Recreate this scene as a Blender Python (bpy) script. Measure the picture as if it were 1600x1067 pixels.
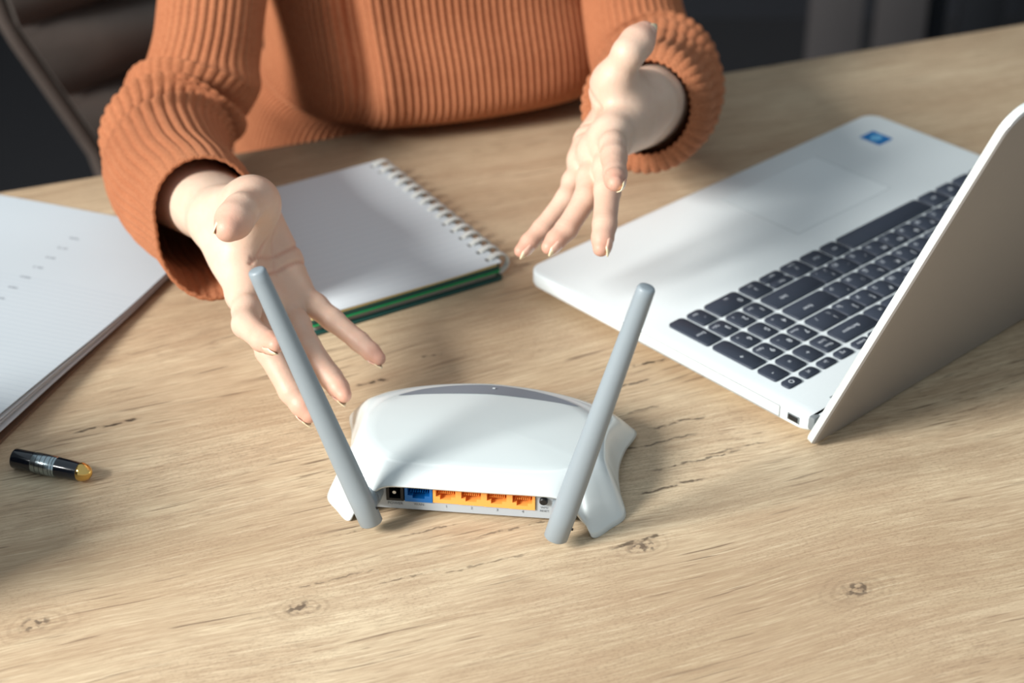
import bpy, bmesh, math, random
import numpy as np
from mathutils import Vector, Matrix
random.seed(7); np.random.seed(7)
for o in list(bpy.data.objects): bpy.data.objects.remove(o)
scene = bpy.context.scene
COL = scene.collection
# ------------------------------------------------------------------ camera
# world frame: table top is z = 0, x to the right, y away from the camera, metres
PITCH = math.radians(31.61)
cam_d = bpy.data.cameras.new('camera'); cam = bpy.data.objects.new('camera', cam_d); COL.objects.link(cam)
cam.location = (0, 0, 0.6445); cam.rotation_euler = (math.pi/2-PITCH, 0, 0)
cam_d.sensor_width = 36; cam_d.lens = 65.25; cam_d.clip_start = .02
cam_d.dof.use_dof = True; cam_d.dof.focus_distance = 1.045; cam_d.dof.aperture_fstop = 6.0
scene.camera = cam
# ------------------------------------------------------------------ world, lights, exposure
world = bpy.data.worlds.new('world'); scene.world = world; world.use_nodes = True
world.node_tree.nodes['Background'].inputs[0].default_value = (.80, .92, 1.0, 1)
world.node_tree.nodes['Background'].inputs[1].default_value = .52
def area(name, loc, target, sx, sy, power, col):
    l = bpy.data.lights.new(name, 'AREA'); l.shape = 'RECTANGLE'; l.size = sx; l.size_y = sy
    l.energy = power; l.color = col
    o = bpy.data.objects.new(name, l); COL.objects.link(o); o.location = loc
    d = Vector(target)-Vector(loc); o.rotation_euler = d.to_track_quat('-Z', 'Y').to_euler()
    return o
area('window_light', (-3.75, -1.40, 2.50), (0, .95, 0), 1.40, 1.40, 480, (1, .995, .965))
vs = scene.view_settings
vs.view_transform = 'Standard'; vs.look = 'None'; vs.exposure = 0.0; vs.gamma = 1.0; vs.use_curve_mapping = False

# ------------------------------------------------------------------ helpers
def lin(r, g, b):
    return tuple(((c/255)/12.92 if c/255 <= .04045 else ((c/255+.055)/1.055)**2.4) for c in (r, g, b))+(1,)
class NT:
    def __init__(s, name):
        s.m = bpy.data.materials.new(name); s.m.use_nodes = True; s.t = s.m.node_tree
        s.b = s.t.nodes['Principled BSDF']
    def n(s, typ, **kw):
        x = s.t.nodes.new(typ)
        for k, v in kw.items(): setattr(x, k, v)
        return x
    def put(s, sock, v):
        if isinstance(v, bpy.types.NodeSocket): s.t.links.new(v, sock)
        elif v is not None: sock.default_value = v
    def math(s, op, a, b=None, c=None, clamp=False):
        x = s.n('ShaderNodeMath', operation=op, use_clamp=clamp)
        s.put(x.inputs[0], a); s.put(x.inputs[1], b); s.put(x.inputs[2], c); return x.outputs[0]
    def coord(s, kind='Object'): return s.n('ShaderNodeTexCoord').outputs[kind]
    def xyz(s, v):
        x = s.n('ShaderNodeSeparateXYZ'); s.put(x.inputs[0], v); return x.outputs
    def comb(s, x, y, z=0.0):
        c = s.n('ShaderNodeCombineXYZ'); s.put(c.inputs[0], x); s.put(c.inputs[1], y); s.put(c.inputs[2], z); return c.outputs[0]
    def scale(s, v, sc):
        x = s.n('ShaderNodeMapping'); s.put(x.inputs[0], v); x.inputs['Scale'].default_value = sc; return x.outputs[0]
    def noise(s, v, sc=1.0, det=3.0, rough=.5, dist=0.0):
        x = s.n('ShaderNodeTexNoise'); s.put(x.inputs['Vector'], v); x.inputs['Scale'].default_value = sc
        x.inputs['Detail'].default_value = det; x.inputs['Roughness'].default_value = rough; x.inputs['Distortion'].default_value = dist
        return x.outputs['Fac']
    def ramp(s, f, lo, hi, a=0.0, b=1.0):
        x = s.n('ShaderNodeMapRange'); x.interpolation_type = 'SMOOTHSTEP'; x.clamp = True
        s.put(x.inputs[0], f); x.inputs[1].default_value = lo; x.inputs[2].default_value = hi
        x.inputs[3].default_value = a; x.inputs[4].default_value = b; return x.outputs[0]
    def mix(s, f, a, b, mode='MIX'):
        x = s.n('ShaderNodeMix', data_type='RGBA', blend_type=mode)
        s.put(x.inputs[0], f); s.put(x.inputs[6], a); s.put(x.inputs[7], b); return x.outputs[2]
    def bump(s, h, strength=.3, dist=.001):
        x = s.n('ShaderNodeBump'); s.put(x.inputs['Height'], h); x.inputs['Strength'].default_value = strength
        x.inputs['Distance'].default_value = dist; s.t.links.new(x.outputs[0], s.b.inputs['Normal'])
    def set(s, **kw):
        for k, v in kw.items(): s.put(s.b.inputs[k.replace('_', ' ')], v)
        return s
def plain(name, col, rough=.5, metal=0.0, nscale=0, namp=.06, bump=0, spec=.5, coat=0):
    t = NT(name); c = lin(*col)
    if nscale:
        f = t.noise(t.coord(), nscale, 4, .6)
        d = tuple(x*(1-namp*2.2) for x in c[:3])+(1,); e = tuple(min(1, x*(1+namp*2.2)) for x in c[:3])+(1,)
        t.put(t.b.inputs['Base Color'], t.mix(f, d, e))
        if bump: t.bump(f, bump, .0006)
    else: t.b.inputs['Base Color'].default_value = c
    t.set(Roughness=rough, Metallic=metal, Specular_IOR_Level=spec, Coat_Weight=coat)
    return t.m

def mesh(name, verts, faces, mat=None, parent=None, smooth=True, mats=None, fm=None):
    me = bpy.data.meshes.new(name)
    me.from_pydata([tuple(map(float, v)) for v in verts], [], [tuple(int(i) for i in f) for f in faces]); me.update()
    if mats:
        for m in mats: me.materials.append(m)
        if fm is not None: me.polygons.foreach_set('material_index', np.array(fm, dtype=np.int32))
    elif mat: me.materials.append(mat)
    if smooth: me.polygons.foreach_set('use_smooth', np.ones(len(me.polygons), dtype=bool))
    return link(name, me, parent)
def link(name, me, parent=None):
    o = bpy.data.objects.new(name, me); COL.objects.link(o)
    if parent: o.parent = parent
    return o
def empty(name, loc=(0, 0, 0), rz=0, label=None, cat=None, group=None):
    o = bpy.data.objects.new(name, None); COL.objects.link(o); o.empty_display_size = .05
    o.location = loc; o.rotation_euler = (0, 0, rz); tag(o, label, cat, group); return o
def tag(o, label=None, cat=None, group=None, kind=None):
    if label: o['label'] = label
    if cat: o['category'] = cat
    if group: o['group'] = group
    if kind: o['kind'] = kind
    return o
def sharp(o, ang=35):
    me = o.data; me.set_sharp_from_angle(angle=math.radians(ang)); return o
def grid_faces(nu, nv, closed_u=True):
    # rows v (nv), columns u (nu)
    f = []
    for j in range(nv-1):
        for i in range(nu if closed_u else nu-1):
            i2 = (i+1) % nu; f.append((j*nu+i, j*nu+i2, (j+1)*nu+i2, (j+1)*nu+i))
    return f
def rbox(name, size, loc, mat, parent=None, bev=.002, seg=2, rot=(0, 0, 0), bake=True):
    bm = bmesh.new(); bmesh.ops.create_cube(bm, size=1)
    bmesh.ops.scale(bm, vec=size, verts=bm.verts)
    if bev: bmesh.ops.bevel(bm, geom=bm.edges[:], offset=bev, segments=seg, affect='EDGES', profile=.5)
    me = bpy.data.meshes.new(name); bm.to_mesh(me); bm.free()
    if mat: me.materials.append(mat)
    me.polygons.foreach_set('use_smooth', np.ones(len(me.polygons), dtype=bool)); me.set_sharp_from_angle(angle=math.radians(40))
    o = link(name, me, parent); o.location = loc; o.rotation_euler = rot
    return o
def rrect(w, d, r, n=6, cx=0, cy=0):
    """counter-clockwise rounded rectangle outline centred at cx, cy; r may be 4 radii (--, +-, ++, -+)"""
    rs = r if isinstance(r, (tuple, list)) else (r,)*4
    P = []
    for (sx, sy, a0, rr) in ((-1, -1, 180, rs[0]), (1, -1, 270, rs[1]), (1, 1, 0, rs[2]), (-1, 1, 90, rs[3])):
        for k in range(n+1):
            a = math.radians(a0+90*k/n)
            P.append((cx+sx*(w/2-rr)+rr*math.cos(a), cy+sy*(d/2-rr)+rr*math.sin(a)))
    return P
def loft(name, loops, mat, parent=None, cap0=True, cap1=True, ang=35, mats=None, fmfn=None):
    n = len(loops[0]); V = [p for l in loops for p in l]; Fc = grid_faces(n, len(loops), True)
    if cap0: Fc.append(tuple(reversed(range(n))))
    if cap1: Fc.append(tuple((len(loops)-1)*n+i for i in range(n)))
    o = mesh(name, V, Fc, mat, parent)
    sharp(o, ang); return o
def slab(name, outline, z0, z1, mat, parent=None, bev=.0008, ang=40):
    cx = sum(p[0] for p in outline)/len(outline); cy = sum(p[1] for p in outline)/len(outline)
    def ins(d, z):
        out = []
        n = len(outline)
        for i, p in enumerate(outline):
            a = Vector(outline[i-1]); b = Vector(outline[(i+1) % n]); t = (b-a)
            t = t.normalized() if t.length > 1e-9 else Vector((1, 0))
            nrm = Vector((-t.y, t.x)); out.append((p[0]+nrm.x*d, p[1]+nrm.y*d, z))
        return out
    L = [ins(bev, z0), ins(0, z0+bev), ins(0, z1-bev), ins(bev, z1)] if bev else [ins(0, z0), ins(0, z1)]
    return loft(name, L, mat, parent, ang=ang)
def lathe(name, prof, mat, parent=None, n=32, axis='Z', ang=35):
    V = []; Fc = []
    for (r, z) in prof:
        for k in range(n):
            a = 2*math.pi*k/n; x, y = r*math.cos(a), r*math.sin(a)
            V.append({'Z': (x, y, z), 'Y': (x, z, -y), 'X': (z, x, y)}[axis])
    Fc = grid_faces(n, len(prof), True)
    Fc.append(tuple(reversed(range(n)))); Fc.append(tuple((len(prof)-1)*n+i for i in range(n)))
    o = mesh(name, V, Fc, mat, parent); sharp(o, ang); return o
def spline(P, n):
    """Catmull-Rom through rows of P (any dimension), n samples, roughly even by chord"""
    P = np.asarray(P, float); d = np.sqrt(((P[1:, :3]-P[:-1, :3])**2).sum(1))**.5; t = np.concatenate([[0], np.cumsum(d)])
    ext = np.vstack([2*P[0]-P[1], P, 2*P[-1]-P[-2]]); te = np.concatenate([[t[0]-d[0]], t, [t[-1]+d[-1]]])
    out = []
    for s in np.linspace(t[0], t[-1], n):
        i = min(max(np.searchsorted(t, s, 'right')-1, 0), len(P)-2)
        t0, t1, t2, t3 = te[i:i+4]; p0, p1, p2, p3 = ext[i:i+4]
        A1 = (t1-s)/(t1-t0)*p0+(s-t0)/(t1-t0)*p1; A2 = (t2-s)/(t2-t1)*p1+(s-t1)/(t2-t1)*p2; A3 = (t3-s)/(t3-t2)*p2+(s-t2)/(t3-t2)*p3
        B1 = (t2-s)/(t2-t0)*A1+(s-t0)/(t2-t0)*A2; B2 = (t3-s)/(t3-t1)*A2+(s-t1)/(t3-t1)*A3
        out.append((t2-s)/(t2-t1)*B1+(s-t1)/(t2-t1)*B2)
    return np.array(out)
def tube(name, pts, rad, mat, parent=None, n=10, cap=True):
    pts = np.asarray(pts, float); m = len(pts); T = np.gradient(pts, axis=0); T /= np.linalg.norm(T, axis=1)[:, None]
    ref = np.array([0, 0, 1.]) if abs(T[0][2]) < .9 else np.array([1., 0, 0]); V = []
    u = np.cross(T[0], ref); u /= np.linalg.norm(u)
    for i in range(m):
        u = u-T[i]*(u@T[i]); u /= np.linalg.norm(u); w = np.cross(T[i], u)
        r = rad[i] if hasattr(rad, '__len__') else rad
        for k in range(n):
            a = 2*math.pi*k/n; V.append(pts[i]+r*(math.cos(a)*u+math.sin(a)*w))
    Fc = grid_faces(n, m, True)
    if cap: Fc += [tuple(reversed(range(n))), tuple((m-1)*n+i for i in range(n))]
    return mesh(name, V, Fc, mat, parent)
# lettering: all strings are turned into flat meshes once
GLY = {}
def prep_text(strings):
    obs = []
    for s in sorted(set(strings)):
        c = bpy.data.curves.new('t', 'FONT'); c.body = s; c.size = 1; c.align_x = 'CENTER'; c.align_y = 'CENTER'; c.resolution_u = 3
        o = bpy.data.objects.new('t', c); COL.objects.link(o); obs.append((s, o, c))
    bpy.context.view_layer.update(); dg = bpy.context.evaluated_depsgraph_get()
    for s, o, c in obs:
        me = bpy.data.meshes.new_from_object(o.evaluated_get(dg))
        GLY[s] = ([v.co.copy() for v in me.vertices], [tuple(p.vertices) for p in me.polygons]); bpy.data.meshes.remove(me)
    for s, o, c in obs: bpy.data.objects.remove(o); bpy.data.curves.remove(c)
def text_mesh(name, items, ex, ey, org, mat, parent):
    """items: (string, x, y, size) on the plane org + x*ex + y*ey"""
    V = []; Fc = []; ex, ey, org = Vector(ex), Vector(ey), Vector(org)
    for s, x, y, sz in items:
        gv, gf = GLY[s]; b = len(V)
        V += [org+ex*(x+v.x*sz)+ey*(y+v.y*sz) for v in gv]; Fc += [tuple(i+b for i in f) for f in gf]
    return mesh(name, V, Fc, mat, parent, smooth=False)

# ------------------------------------------------------------------ materials
def wood_mat():
    t = NT('oak_table'); P = t.coord('Object'); x, y, z = t.xyz(P)
    # slow wander of the grain
    w1 = t.noise(t.scale(P, (1.3, 2.6, 1)), 1, 2, .5); w2 = t.noise(t.scale(P, (7, 16, 1)), 1, 2, .5)
    yy = t.math('ADD', y, t.math('ADD', t.math('MULTIPLY', t.math('SUBTRACT', w1, .5), .10), t.math('MULTIPLY', t.math('SUBTRACT', w2, .5), .010)))
    G = t.comb(x, yy, 0)
    tone = t.noise(t.scale(G, (1.6, 7, 1)), 1, 3, .55)
    blot = t.noise(t.scale(P, (14, 26, 1)), 1, 4, .6)
    band = t.noise(t.scale(G, (5, 85, 1)), 1, 4, .62)
    fine = t.noise(t.scale(G, (26, 520, 1)), 1, 4, .65)
    hair = t.noise(t.scale(G, (70, 1500, 1)), 1, 3, .65)
    pore = t.noise(t.scale(G, (60, 900, 1)), 1, 2, .5)
    streak = t.noise(t.scale(G, (15, 330, 1)), 1, 2, .55)
    zone = t.noise(t.scale(G, (3.0, 12, 1)), 1, 3, .5)
    zone2 = t.noise(t.scale(P, (7, 12, 1)), 1, 3, .55)
    fleck = t.noise(t.scale(P, (420, 900, 1)), 1, 2, .6)
    c = t.mix(t.ramp(tone, .34, .62), lin(190, 166, 134), lin(226, 206, 173))
    c = t.mix(t.ramp(blot, .35, .7, .45, 0), c, lin(197, 171, 141))
    c = t.mix(t.ramp(band, .36, .60, .42, 0), c, lin(180, 151, 121))
    c = t.mix(t.ramp(fine, .38, .58, .34, 0), c, lin(157, 129, 102))
    c = t.mix(t.ramp(fine, .54, .72, 0, .30), c, lin(246, 230, 198))
    c = t.mix(t.ramp(hair, .40, .56, .30, 0), c, lin(154, 125, 99))
    pm = t.math('MULTIPLY', t.ramp(pore, .58, .68), t.ramp(zone, .46, .62))
    c = t.mix(t.math('MULTIPLY', pm, .55), c, lin(118, 94, 74))
    sm = t.math('MULTIPLY', t.ramp(streak, .615, .69), t.ramp(zone2, .42, .60))
    c = t.mix(t.math('MULTIPLY', sm, .72), c, lin(104, 82, 64))
    c = t.mix(t.math('MULTIPLY', t.math('MULTIPLY', t.ramp(fleck, .52, .62), t.ramp(zone2, .40, .6, 1, 0)), .26), c, lin(129, 104, 81))
    # cracks and knots with shapes of their own: (x, y, half length, half width, strength)
    jit = t.noise(t.scale(P, (60, 60, 1)), 1, 3, .6); j = t.math('MULTIPLY', t.math('SUBTRACT', jit, .5), .009)
    acc = None
    for (cx, cy, hl, hw, st) in CRACKS:
        dy = t.math('ABSOLUTE', t.math('ADD', t.math('SUBTRACT', y, cy), j)); dx = t.math('ABSOLUTE', t.math('SUBTRACT', x, cx))
        m = t.math('MULTIPLY', t.ramp(dy, hw*.3, hw, st, 0), t.ramp(dx, hl*.6, hl, 1, 0))
        acc = m if acc is None else t.math('MAXIMUM', acc, m)
    acc = t.math('MULTIPLY', acc, t.ramp(t.noise(t.scale(P, (150, 150, 1)), 1, 2, .5), .38, .55, .15, 1))
    c = t.mix(acc, c, lin(62, 50, 40))
    for (cx, cy, r) in KNOTS:
        dx = t.math('MULTIPLY', t.math('SUBTRACT', x, cx), .62); dy = t.math('SUBTRACT', y, cy)
        rr = t.math('ADD', t.math('SQRT', t.math('ADD', t.math('MULTIPLY', dx, dx), t.math('MULTIPLY', dy, dy))), t.math('MULTIPLY', j, .8))
        ring = t.math('SINE', t.math('MULTIPLY', rr, 1500))
        m = t.math('MULTIPLY', t.ramp(rr, r*.4, r, 1, 0), t.ramp(ring, -.2, .9, .04, .22))
        c = t.mix(m, c, lin(120, 96, 74))
        c = t.mix(t.math('MULTIPLY', t.ramp(rr, r*.15, r*.42, .75, 0), t.ramp(t.noise(t.scale(P, (230, 230, 1)), 1, 2, .5), .45, .6)), c, lin(76, 62, 53))
    t.put(t.b.inputs['Base Color'], c)
    hgt = t.math('SUBTRACT', t.math('ADD', t.math('MULTIPLY', fine, .6), t.math('MULTIPLY', hair, .4)), t.math('ADD', pm, t.math('ADD', sm, acc)))
    t.bump(hgt, .22, .0008)
    t.set(Roughness=t.ramp(fine, .3, .7, .58, .45), Specular_IOR_Level=.35)
    return t.m
TYAW = math.radians(21.53); TC = (.2188, 1.0115)
CRACKS = [(-.459, .113, .024, .0016, .9), (-.292, .100, .012, .0022, .85), (-.245, .117, .009, .0018, .8), (-.118, .056, .016, .0016, .95),
          (-.136, .038, .013, .0014, .8), (-.163, -.072, .026, .0016, .75), (-.150, -.028, .030, .0013, .7), (-.137, -.054, .035, .0013, .7),
          (-.130, -.013, .022, .0014, .75), (-.109, -.051, .024, .0012, .6), (-.146, .0085, .016, .0012, .6), (-.290, -.0996, .03, .0012, .5),
          (-.333, -.0946, .02, .001, .55), (-.3731, -.0818, .03, .001, .5), (-.203, -.112, .020, .0024, .8), (-.26, -.075, .03, .0012, .6), (-.22, -.03, .02, .0012, .6),
          (-.31, -.06, .02, .001, .6), (-.35, -.045, .015, .001, .5)]
KNOTS = [(-.3962, -.099, .017), (-.2032, -.1175, .016), (-.1097, -.1946, .022), (-.53, -.06, .02)]
M_WOOD = wood_mat()
M_DARKWOOD = plain('dark_wood', (52, 48, 48), .6, nscale=12)
M_LEGS = plain('black_steel', (30, 31, 34), .5)
# ------------------------------------------------------------------ room
M_FLOOR = plain('dark_carpet', (28, 28, 32), .95, nscale=90, bump=.4)
M_WALL = plain('charcoal_wall', (34, 36, 42), .9, nscale=5)
M_WALLL = plain('grey_wall', (150, 148, 144), .9, nscale=5)
tag(rbox('floor', (6.4, 6.8, .1), (0, .9, -.80), M_FLOOR, bev=0), kind='structure')
tag(rbox('wall_back', (6.4, .1, 2.9), (0, 3.55, .70), M_WALL, bev=0), kind='structure')
# left wall with the window that lights the desk
wl = empty('wall_left', (-2.75, 0, 0)); tag(wl, kind='structure')
for (y0, y1, z0, z1) in ((-2.4, -1.80, -.75, 3.1), (.20, 3.5, -.75, 3.1), (-1.80, .20, -.75, .45), (-1.80, .20, 2.95, 3.1)):
    rbox('wall_panel', (.1, y1-y0, z1-z0), (0, (y0+y1)/2, (z0+z1)/2), M_WALLL, wl, bev=0)
M_WFRAME = plain('white_window_frame', (225, 226, 224), .5)
wf = empty('window_1', (-2.75, -.80, 1.70)); tag(wf, kind='structure')
for (sy, sz, y, z) in ((2.0, .05, 0, -1.225), (2.0, .05, 0, 1.225), (.05, 2.4, -.975, 0), (.05, 2.4, .975, 0)):
    rbox('window_frame', (.06, sy, sz), (0, y, z), M_WFRAME, wf, bev=.004)
# dark upright boards in the background
scr = empty('wooden_screen', (.85, 2.95, -.75), 0, 'dark grey-brown screen of upright boards standing behind the table', 'screen')
M_BOARD = plain('grey_brown_board', (76, 72, 72), .7, nscale=9); M_BOARD2 = plain('dark_board', (30, 32, 37), .7, nscale=9)
for k, (x0, x1, dy, m) in enumerate(((.500, .590, 0, M_BOARD), (.612, .697, 0, M_BOARD), (.71, .742, .05, M_BOARD2), (.765, .84, .05, M_BOARD2), (.86, .94, .0, M_BOARD2), (.96, 1.04, 0, M_BOARD2), (1.06, 1.14, 0, M_BOARD2))):
    rbox('board', (x1-x0, .022, 1.7), ((x0+x1)/2-.85, dy, .85+.02), m, scr, bev=.003)
for z in (.06, 1.62): rbox('rail', (.68, .025, .06), (-.02, .09, z), M_BOARD2, scr, bev=.003)
for x in (-.33, .28): rbox('foot', (.05, .3, .03), (x, .06, .015), M_BOARD2, scr, bev=.003)
# ------------------------------------------------------------------ table
tb = empty('table', (TC[0], TC[1], -.75), TYAW, 'long oak table with pale brown grain carrying router, laptop and papers', 'table')
rbox('table_top', (2.1, .92, .036), (0, 0, .75-.018), M_WOOD, tb, bev=.0025)
for sx in (-1, 1):
    for sy in (-1, 1): rbox('leg', (.06, .06, .714), (sx*.97, sy*.38, .357), M_LEGS, tb, bev=.003)
for sy in (-1, 1): rbox('apron', (1.88, .03, .06), (0, sy*.38, .684), M_LEGS, tb, bev=.003)

# ------------------------------------------------------------------ laptop
LA = Vector((.0094, 1.1105, 0)); LYAW = math.radians(42.56)
# local frame: X = along the front edge (from numeric pad side), Y = towards the front edge (away from hinge)
lap = empty('laptop', LA, LYAW, 'open silver laptop with dark keys, its lid back toward the camera', 'laptop')
M_SIL = plain('silver_deck', (230, 237, 238), .38, .0, nscale=400, namp=.012)
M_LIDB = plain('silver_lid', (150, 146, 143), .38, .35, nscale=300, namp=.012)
M_EDGE = plain('silver_edge', (228, 234, 230), .32, .1)
M_KEY = plain('slate_key', (50, 57, 70), .55, nscale=300, namp=.02)
M_BLACK = plain('black_plastic', (18, 19, 22), .45)
M_LEG = plain('key_print', (224, 230, 235), .7)
M_GROOVE = plain('groove', (120, 126, 128), .6)
W_, D_ = .378, .2535
def lo(ins, z, r): return [(x, y, z) for x, y in rrect(W_-2*ins, D_-2*ins, r, 8, W_/2, -D_/2)]
base = loft('base', [lo(.016, .0028, .004), lo(.004, .0075, .010), lo(.0006, .0095, .012), lo(0, .0110, .0125), lo(0, .0188, .0125), lo(.0005, .0196, .0122), lo(.0014, .0200, .0115)], M_SIL, lap, ang=50)
for x in (.03, .348):
    for y in (-.03, -.235): lathe('rubber_foot', [(.006, 0), (.006, .0034)], M_BLACK, lap, 12).location = (x, y, 0)
# keyboard well: thin recessed frame line
TZ = .0200
def recess(name, x0, x1, y0, y1, mat, z=TZ+.0002, r=.003):
    return slab(name, rrect(x1-x0, y1-y0, r, 4, (x0+x1)/2, (y0+y1)/2), z-.0006, z, mat, lap, bev=.0001)
M_PAD = plain('touchpad_face', (230, 237, 238), .34, 0)
M_PGR = plain('pad_groove_grey', (188, 196, 198), .5)
pad = recess('touchpad', .176, .282, -.094, -.022, M_PAD, TZ+.00006)
for (x0, x1, y0, y1) in ((.1755, .2825, -.0944, -.0939), (.282, .2826, -.0942, -.022), (.1753, .176, -.0942, -.022)):
    rbox('pad_groove', (x1-x0, y1-y0, .0004), ((x0+x1)/2, (y0+y1)/2, TZ-.00008), M_PGR, lap, bev=0)
KEYS = []   # (u0, u1, v0, v1, legends) in mm
def K(u0, u1, v0, v1, *leg): KEYS.append((u0, u1, v0, v1, leg))
R = [(118.5, 135), (137.4, 153.6), (156.3, 172.4), (175.2, 191.2), (194.1, 210.2), (213.2, 221.5)]
# a legend is (string, x, y, size) with x, y as fractions of the key (0,0 centre; x to the typist's right, y to the hinge)
def two(a, b): return ((a, -.22, .2, 4.6), (b, .24, -.22, 4.0))
def one(a, s=3.2, x=0., y=0.): return ((a, x, y, s),)
nx = [(16, 29.2), (32.7, 46), (49.5, 63), (66.3, 80)]
K(16, 29.2, R[0][0], R[1][1], *one('Enter', 3.2, 0, .15)); K(16, 29.2, R[2][0], R[3][1], *one('+', 5, .1, .1)); K(16, 29.2, *R[4], *one('-', 5, .1, .1))
K(16, 28.4, *R[5], ('O', 0, 0, 4.5))
K(*nx[1], *R[0], ('.', -.1, .2, 5), ('Del', .1, -.25, 2.6)); K(49.5, 80, *R[0], ('0', -.3, .15, 5), ('Ins', -.1, -.25, 2.6))
for r, row in ((1, '321'), (2, '654'), (3, '987')):
    sub = {1: ('PgDn', '↓', 'End'), 2: ('→', '', '←'), 3: ('PgUp', '↑', 'Home')}[r]
    for c in range(3): K(*nx[c+1], *R[r], (row[c], -.18, .1, 5.2), *(((sub[c], .2, -.22, 2.4),) if sub[c] else ()))
K(*nx[1], *R[4], *one('*', 5, 0, -.1)); K(*nx[2], *R[4], *one('÷', 5)); K(*nx[3], *R[4], ('Num', 0, .2, 3), ('Lock', 0, -.12, 3))
for c, s in ((1, '»|'), (2, '|«'), (3, '>||')): K(nx[c][0], nx[c][1]-.6, *R[5], *one(s, 3.4))
UL = 84.0; U = (362-84)/15.; g = 2.9
def rowkeys(row, specs):   # specs listed from the typist's left to right: (units, legends)
    u = 362.0
    for wdt, leg in specs:
        u1 = u; u0 = u-wdt*U; K(u0+(0 if abs(u0-84) < .5 else 0), u1-g if True else u1, *row, *leg) if False else K(u0+g/2-1.4, u1-g/2-.1, *row, *leg)
        u = u0
ru = lambda lat, cyr: [(1, two(a, b)) for a, b in zip(lat, cyr)]
rowkeys(R[4], [(1, two('`', 'Ё'))]+[(1, ((a, -.2, -.15, 4.4), (b, -.2, .25, 3.6))) for a, b in zip('1234567890-=', '!@#$%^&*()_+')]+[(2, one('Backspace', 3.3, .05, 0))])
rowkeys(R[3], [(1.5, one('Tab', 3.3, -.2, .1))]+ru('QWERTYUIOP', 'ЙЦУКЕНГШЩЗ')+[(1, two('[', 'Х')), (1, two(']', 'Ъ')), (1.5, (('|', -.25, .2, 4), ('\\', -.25, -.2, 4), ('/', .2, -.2, 4)))])
rowkeys(R[2], [(1.75, one('CapsLk', 3.2, -.1, .1))]+ru('ASDFGHJKL', 'ФЫВАПРОЛД')+[(1, two(';', 'Ж')), (1, two("'", 'Э')), (2.25, one('Enter', 3.4, .1, .1))])
rowkeys(R[1], [(2.25, one('Shift', 3.4, -.2, .1))]+ru('ZXCVBNM', 'ЯЧСМИТЬ')+[(1, two(',', 'Б')), (1, two('.', 'Ю')), (1, (('?', -.22, .2, 4), ('/', -.2, -.22, 4), (',', .25, -.2, 4))), (2.75, one('Shift', 3.4, .2, .05))])
K(344, 361, *R[0], *one('Ctrl', 3.2)); K(322.5, 341.5, *R[0], *one('Fn', 3.4)); K(302.4, 319.6, *R[0], ('#', 0, 0, 5)); K(281, 299.6, *R[0], *one('Alt', 3.2))
K(186.7, 278.2, *R[0]); K(168.4, 184.0, *R[0], *one('Alt', 3.2)); K(147.2, 165.4, *R[0], *one('Ctrl', 3.2)); K(126.0, 144.2, *R[0], ('‹', 0, .05, 6), ('Home', 0, -.28, 2.2))
K(104.6, 123.2, 127.3, R[0][1], ('PgUp', 0, .1, 2.2)); K(104.6, 123.2, R[0][0], 126.7, ('PgDn', 0, .0, 2.2)); K(83.8, 101.8, *R[0], ('›', 0, .05, 6), ('End', 0, -.28, 2.2))
FN = ['Esc', 'F1', 'F2', 'F3', 'F4', 'F5', 'F6', 'F7', 'F8', 'F9', 'F10', 'F11', 'F12', 'Insert', 'PrtSc', 'Delete']
fu = (362-84)/16.
for i, s in enumerate(FN): K(362-(i+1)*fu+.1, 362-i*fu-2.6, *R[5], *one(s, 2.6))
prep_text([l[0] for k in KEYS for l in k[4]]+['POWER', 'WAN', '1', '2', '3', '4', 'WPS/', 'RESET', 'intel', 'inside'])
kcache = {}
def key_mesh(w, d):
    kk = (round(w, 1), round(d, 1))
    if kk in kcache: return kcache[kk]
    w, d = w/1000, d/1000; L = []
    rf = min(.0032, d*.35); rb = min(.0016, d*.25)
    for ins, z in ((0, 0), (0, .0012), (.0004, .0016)):
        # local Y points to the front edge, so the front corners (bigger radius) are at +y
        L.append([(x, y, z) for x, y in rrect(w-2*ins, d-2*ins, (rb, rb, rf, rf), 3)])
    n = len(L[0]); Fc = grid_faces(n, 3, True)+[tuple(2*n+i for i in range(n))]
    o = mesh('key', [p for l in L for p in l], Fc, M_KEY); sharp(o, 50); me = o.data; bpy.data.objects.remove(o); kcache[kk] = me
    return me
KZ = TZ-.0002
for (u0, u1, v0, v1, leg) in KEYS:
    u0, u1 = u0-.35, u1+.35
    if v1-v0 > 9: v0, v1 = v0-.3, v1+.3
    o = link('key', key_mesh(u1-u0, v1-v0), lap); o.location = ((u0+u1)/2000, -(v0+v1)/2000, KZ)
    if leg:
        w, d = (u1-u0)/1000, (v1-v0)/1000
        text_mesh('legend', [(s, x*w, y*d, sz*1.15/1000) for s, x, y, sz in leg], (-1, 0, 0), (0, -1, 0), (0, 0, .00166), M_LEG, o)
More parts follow.
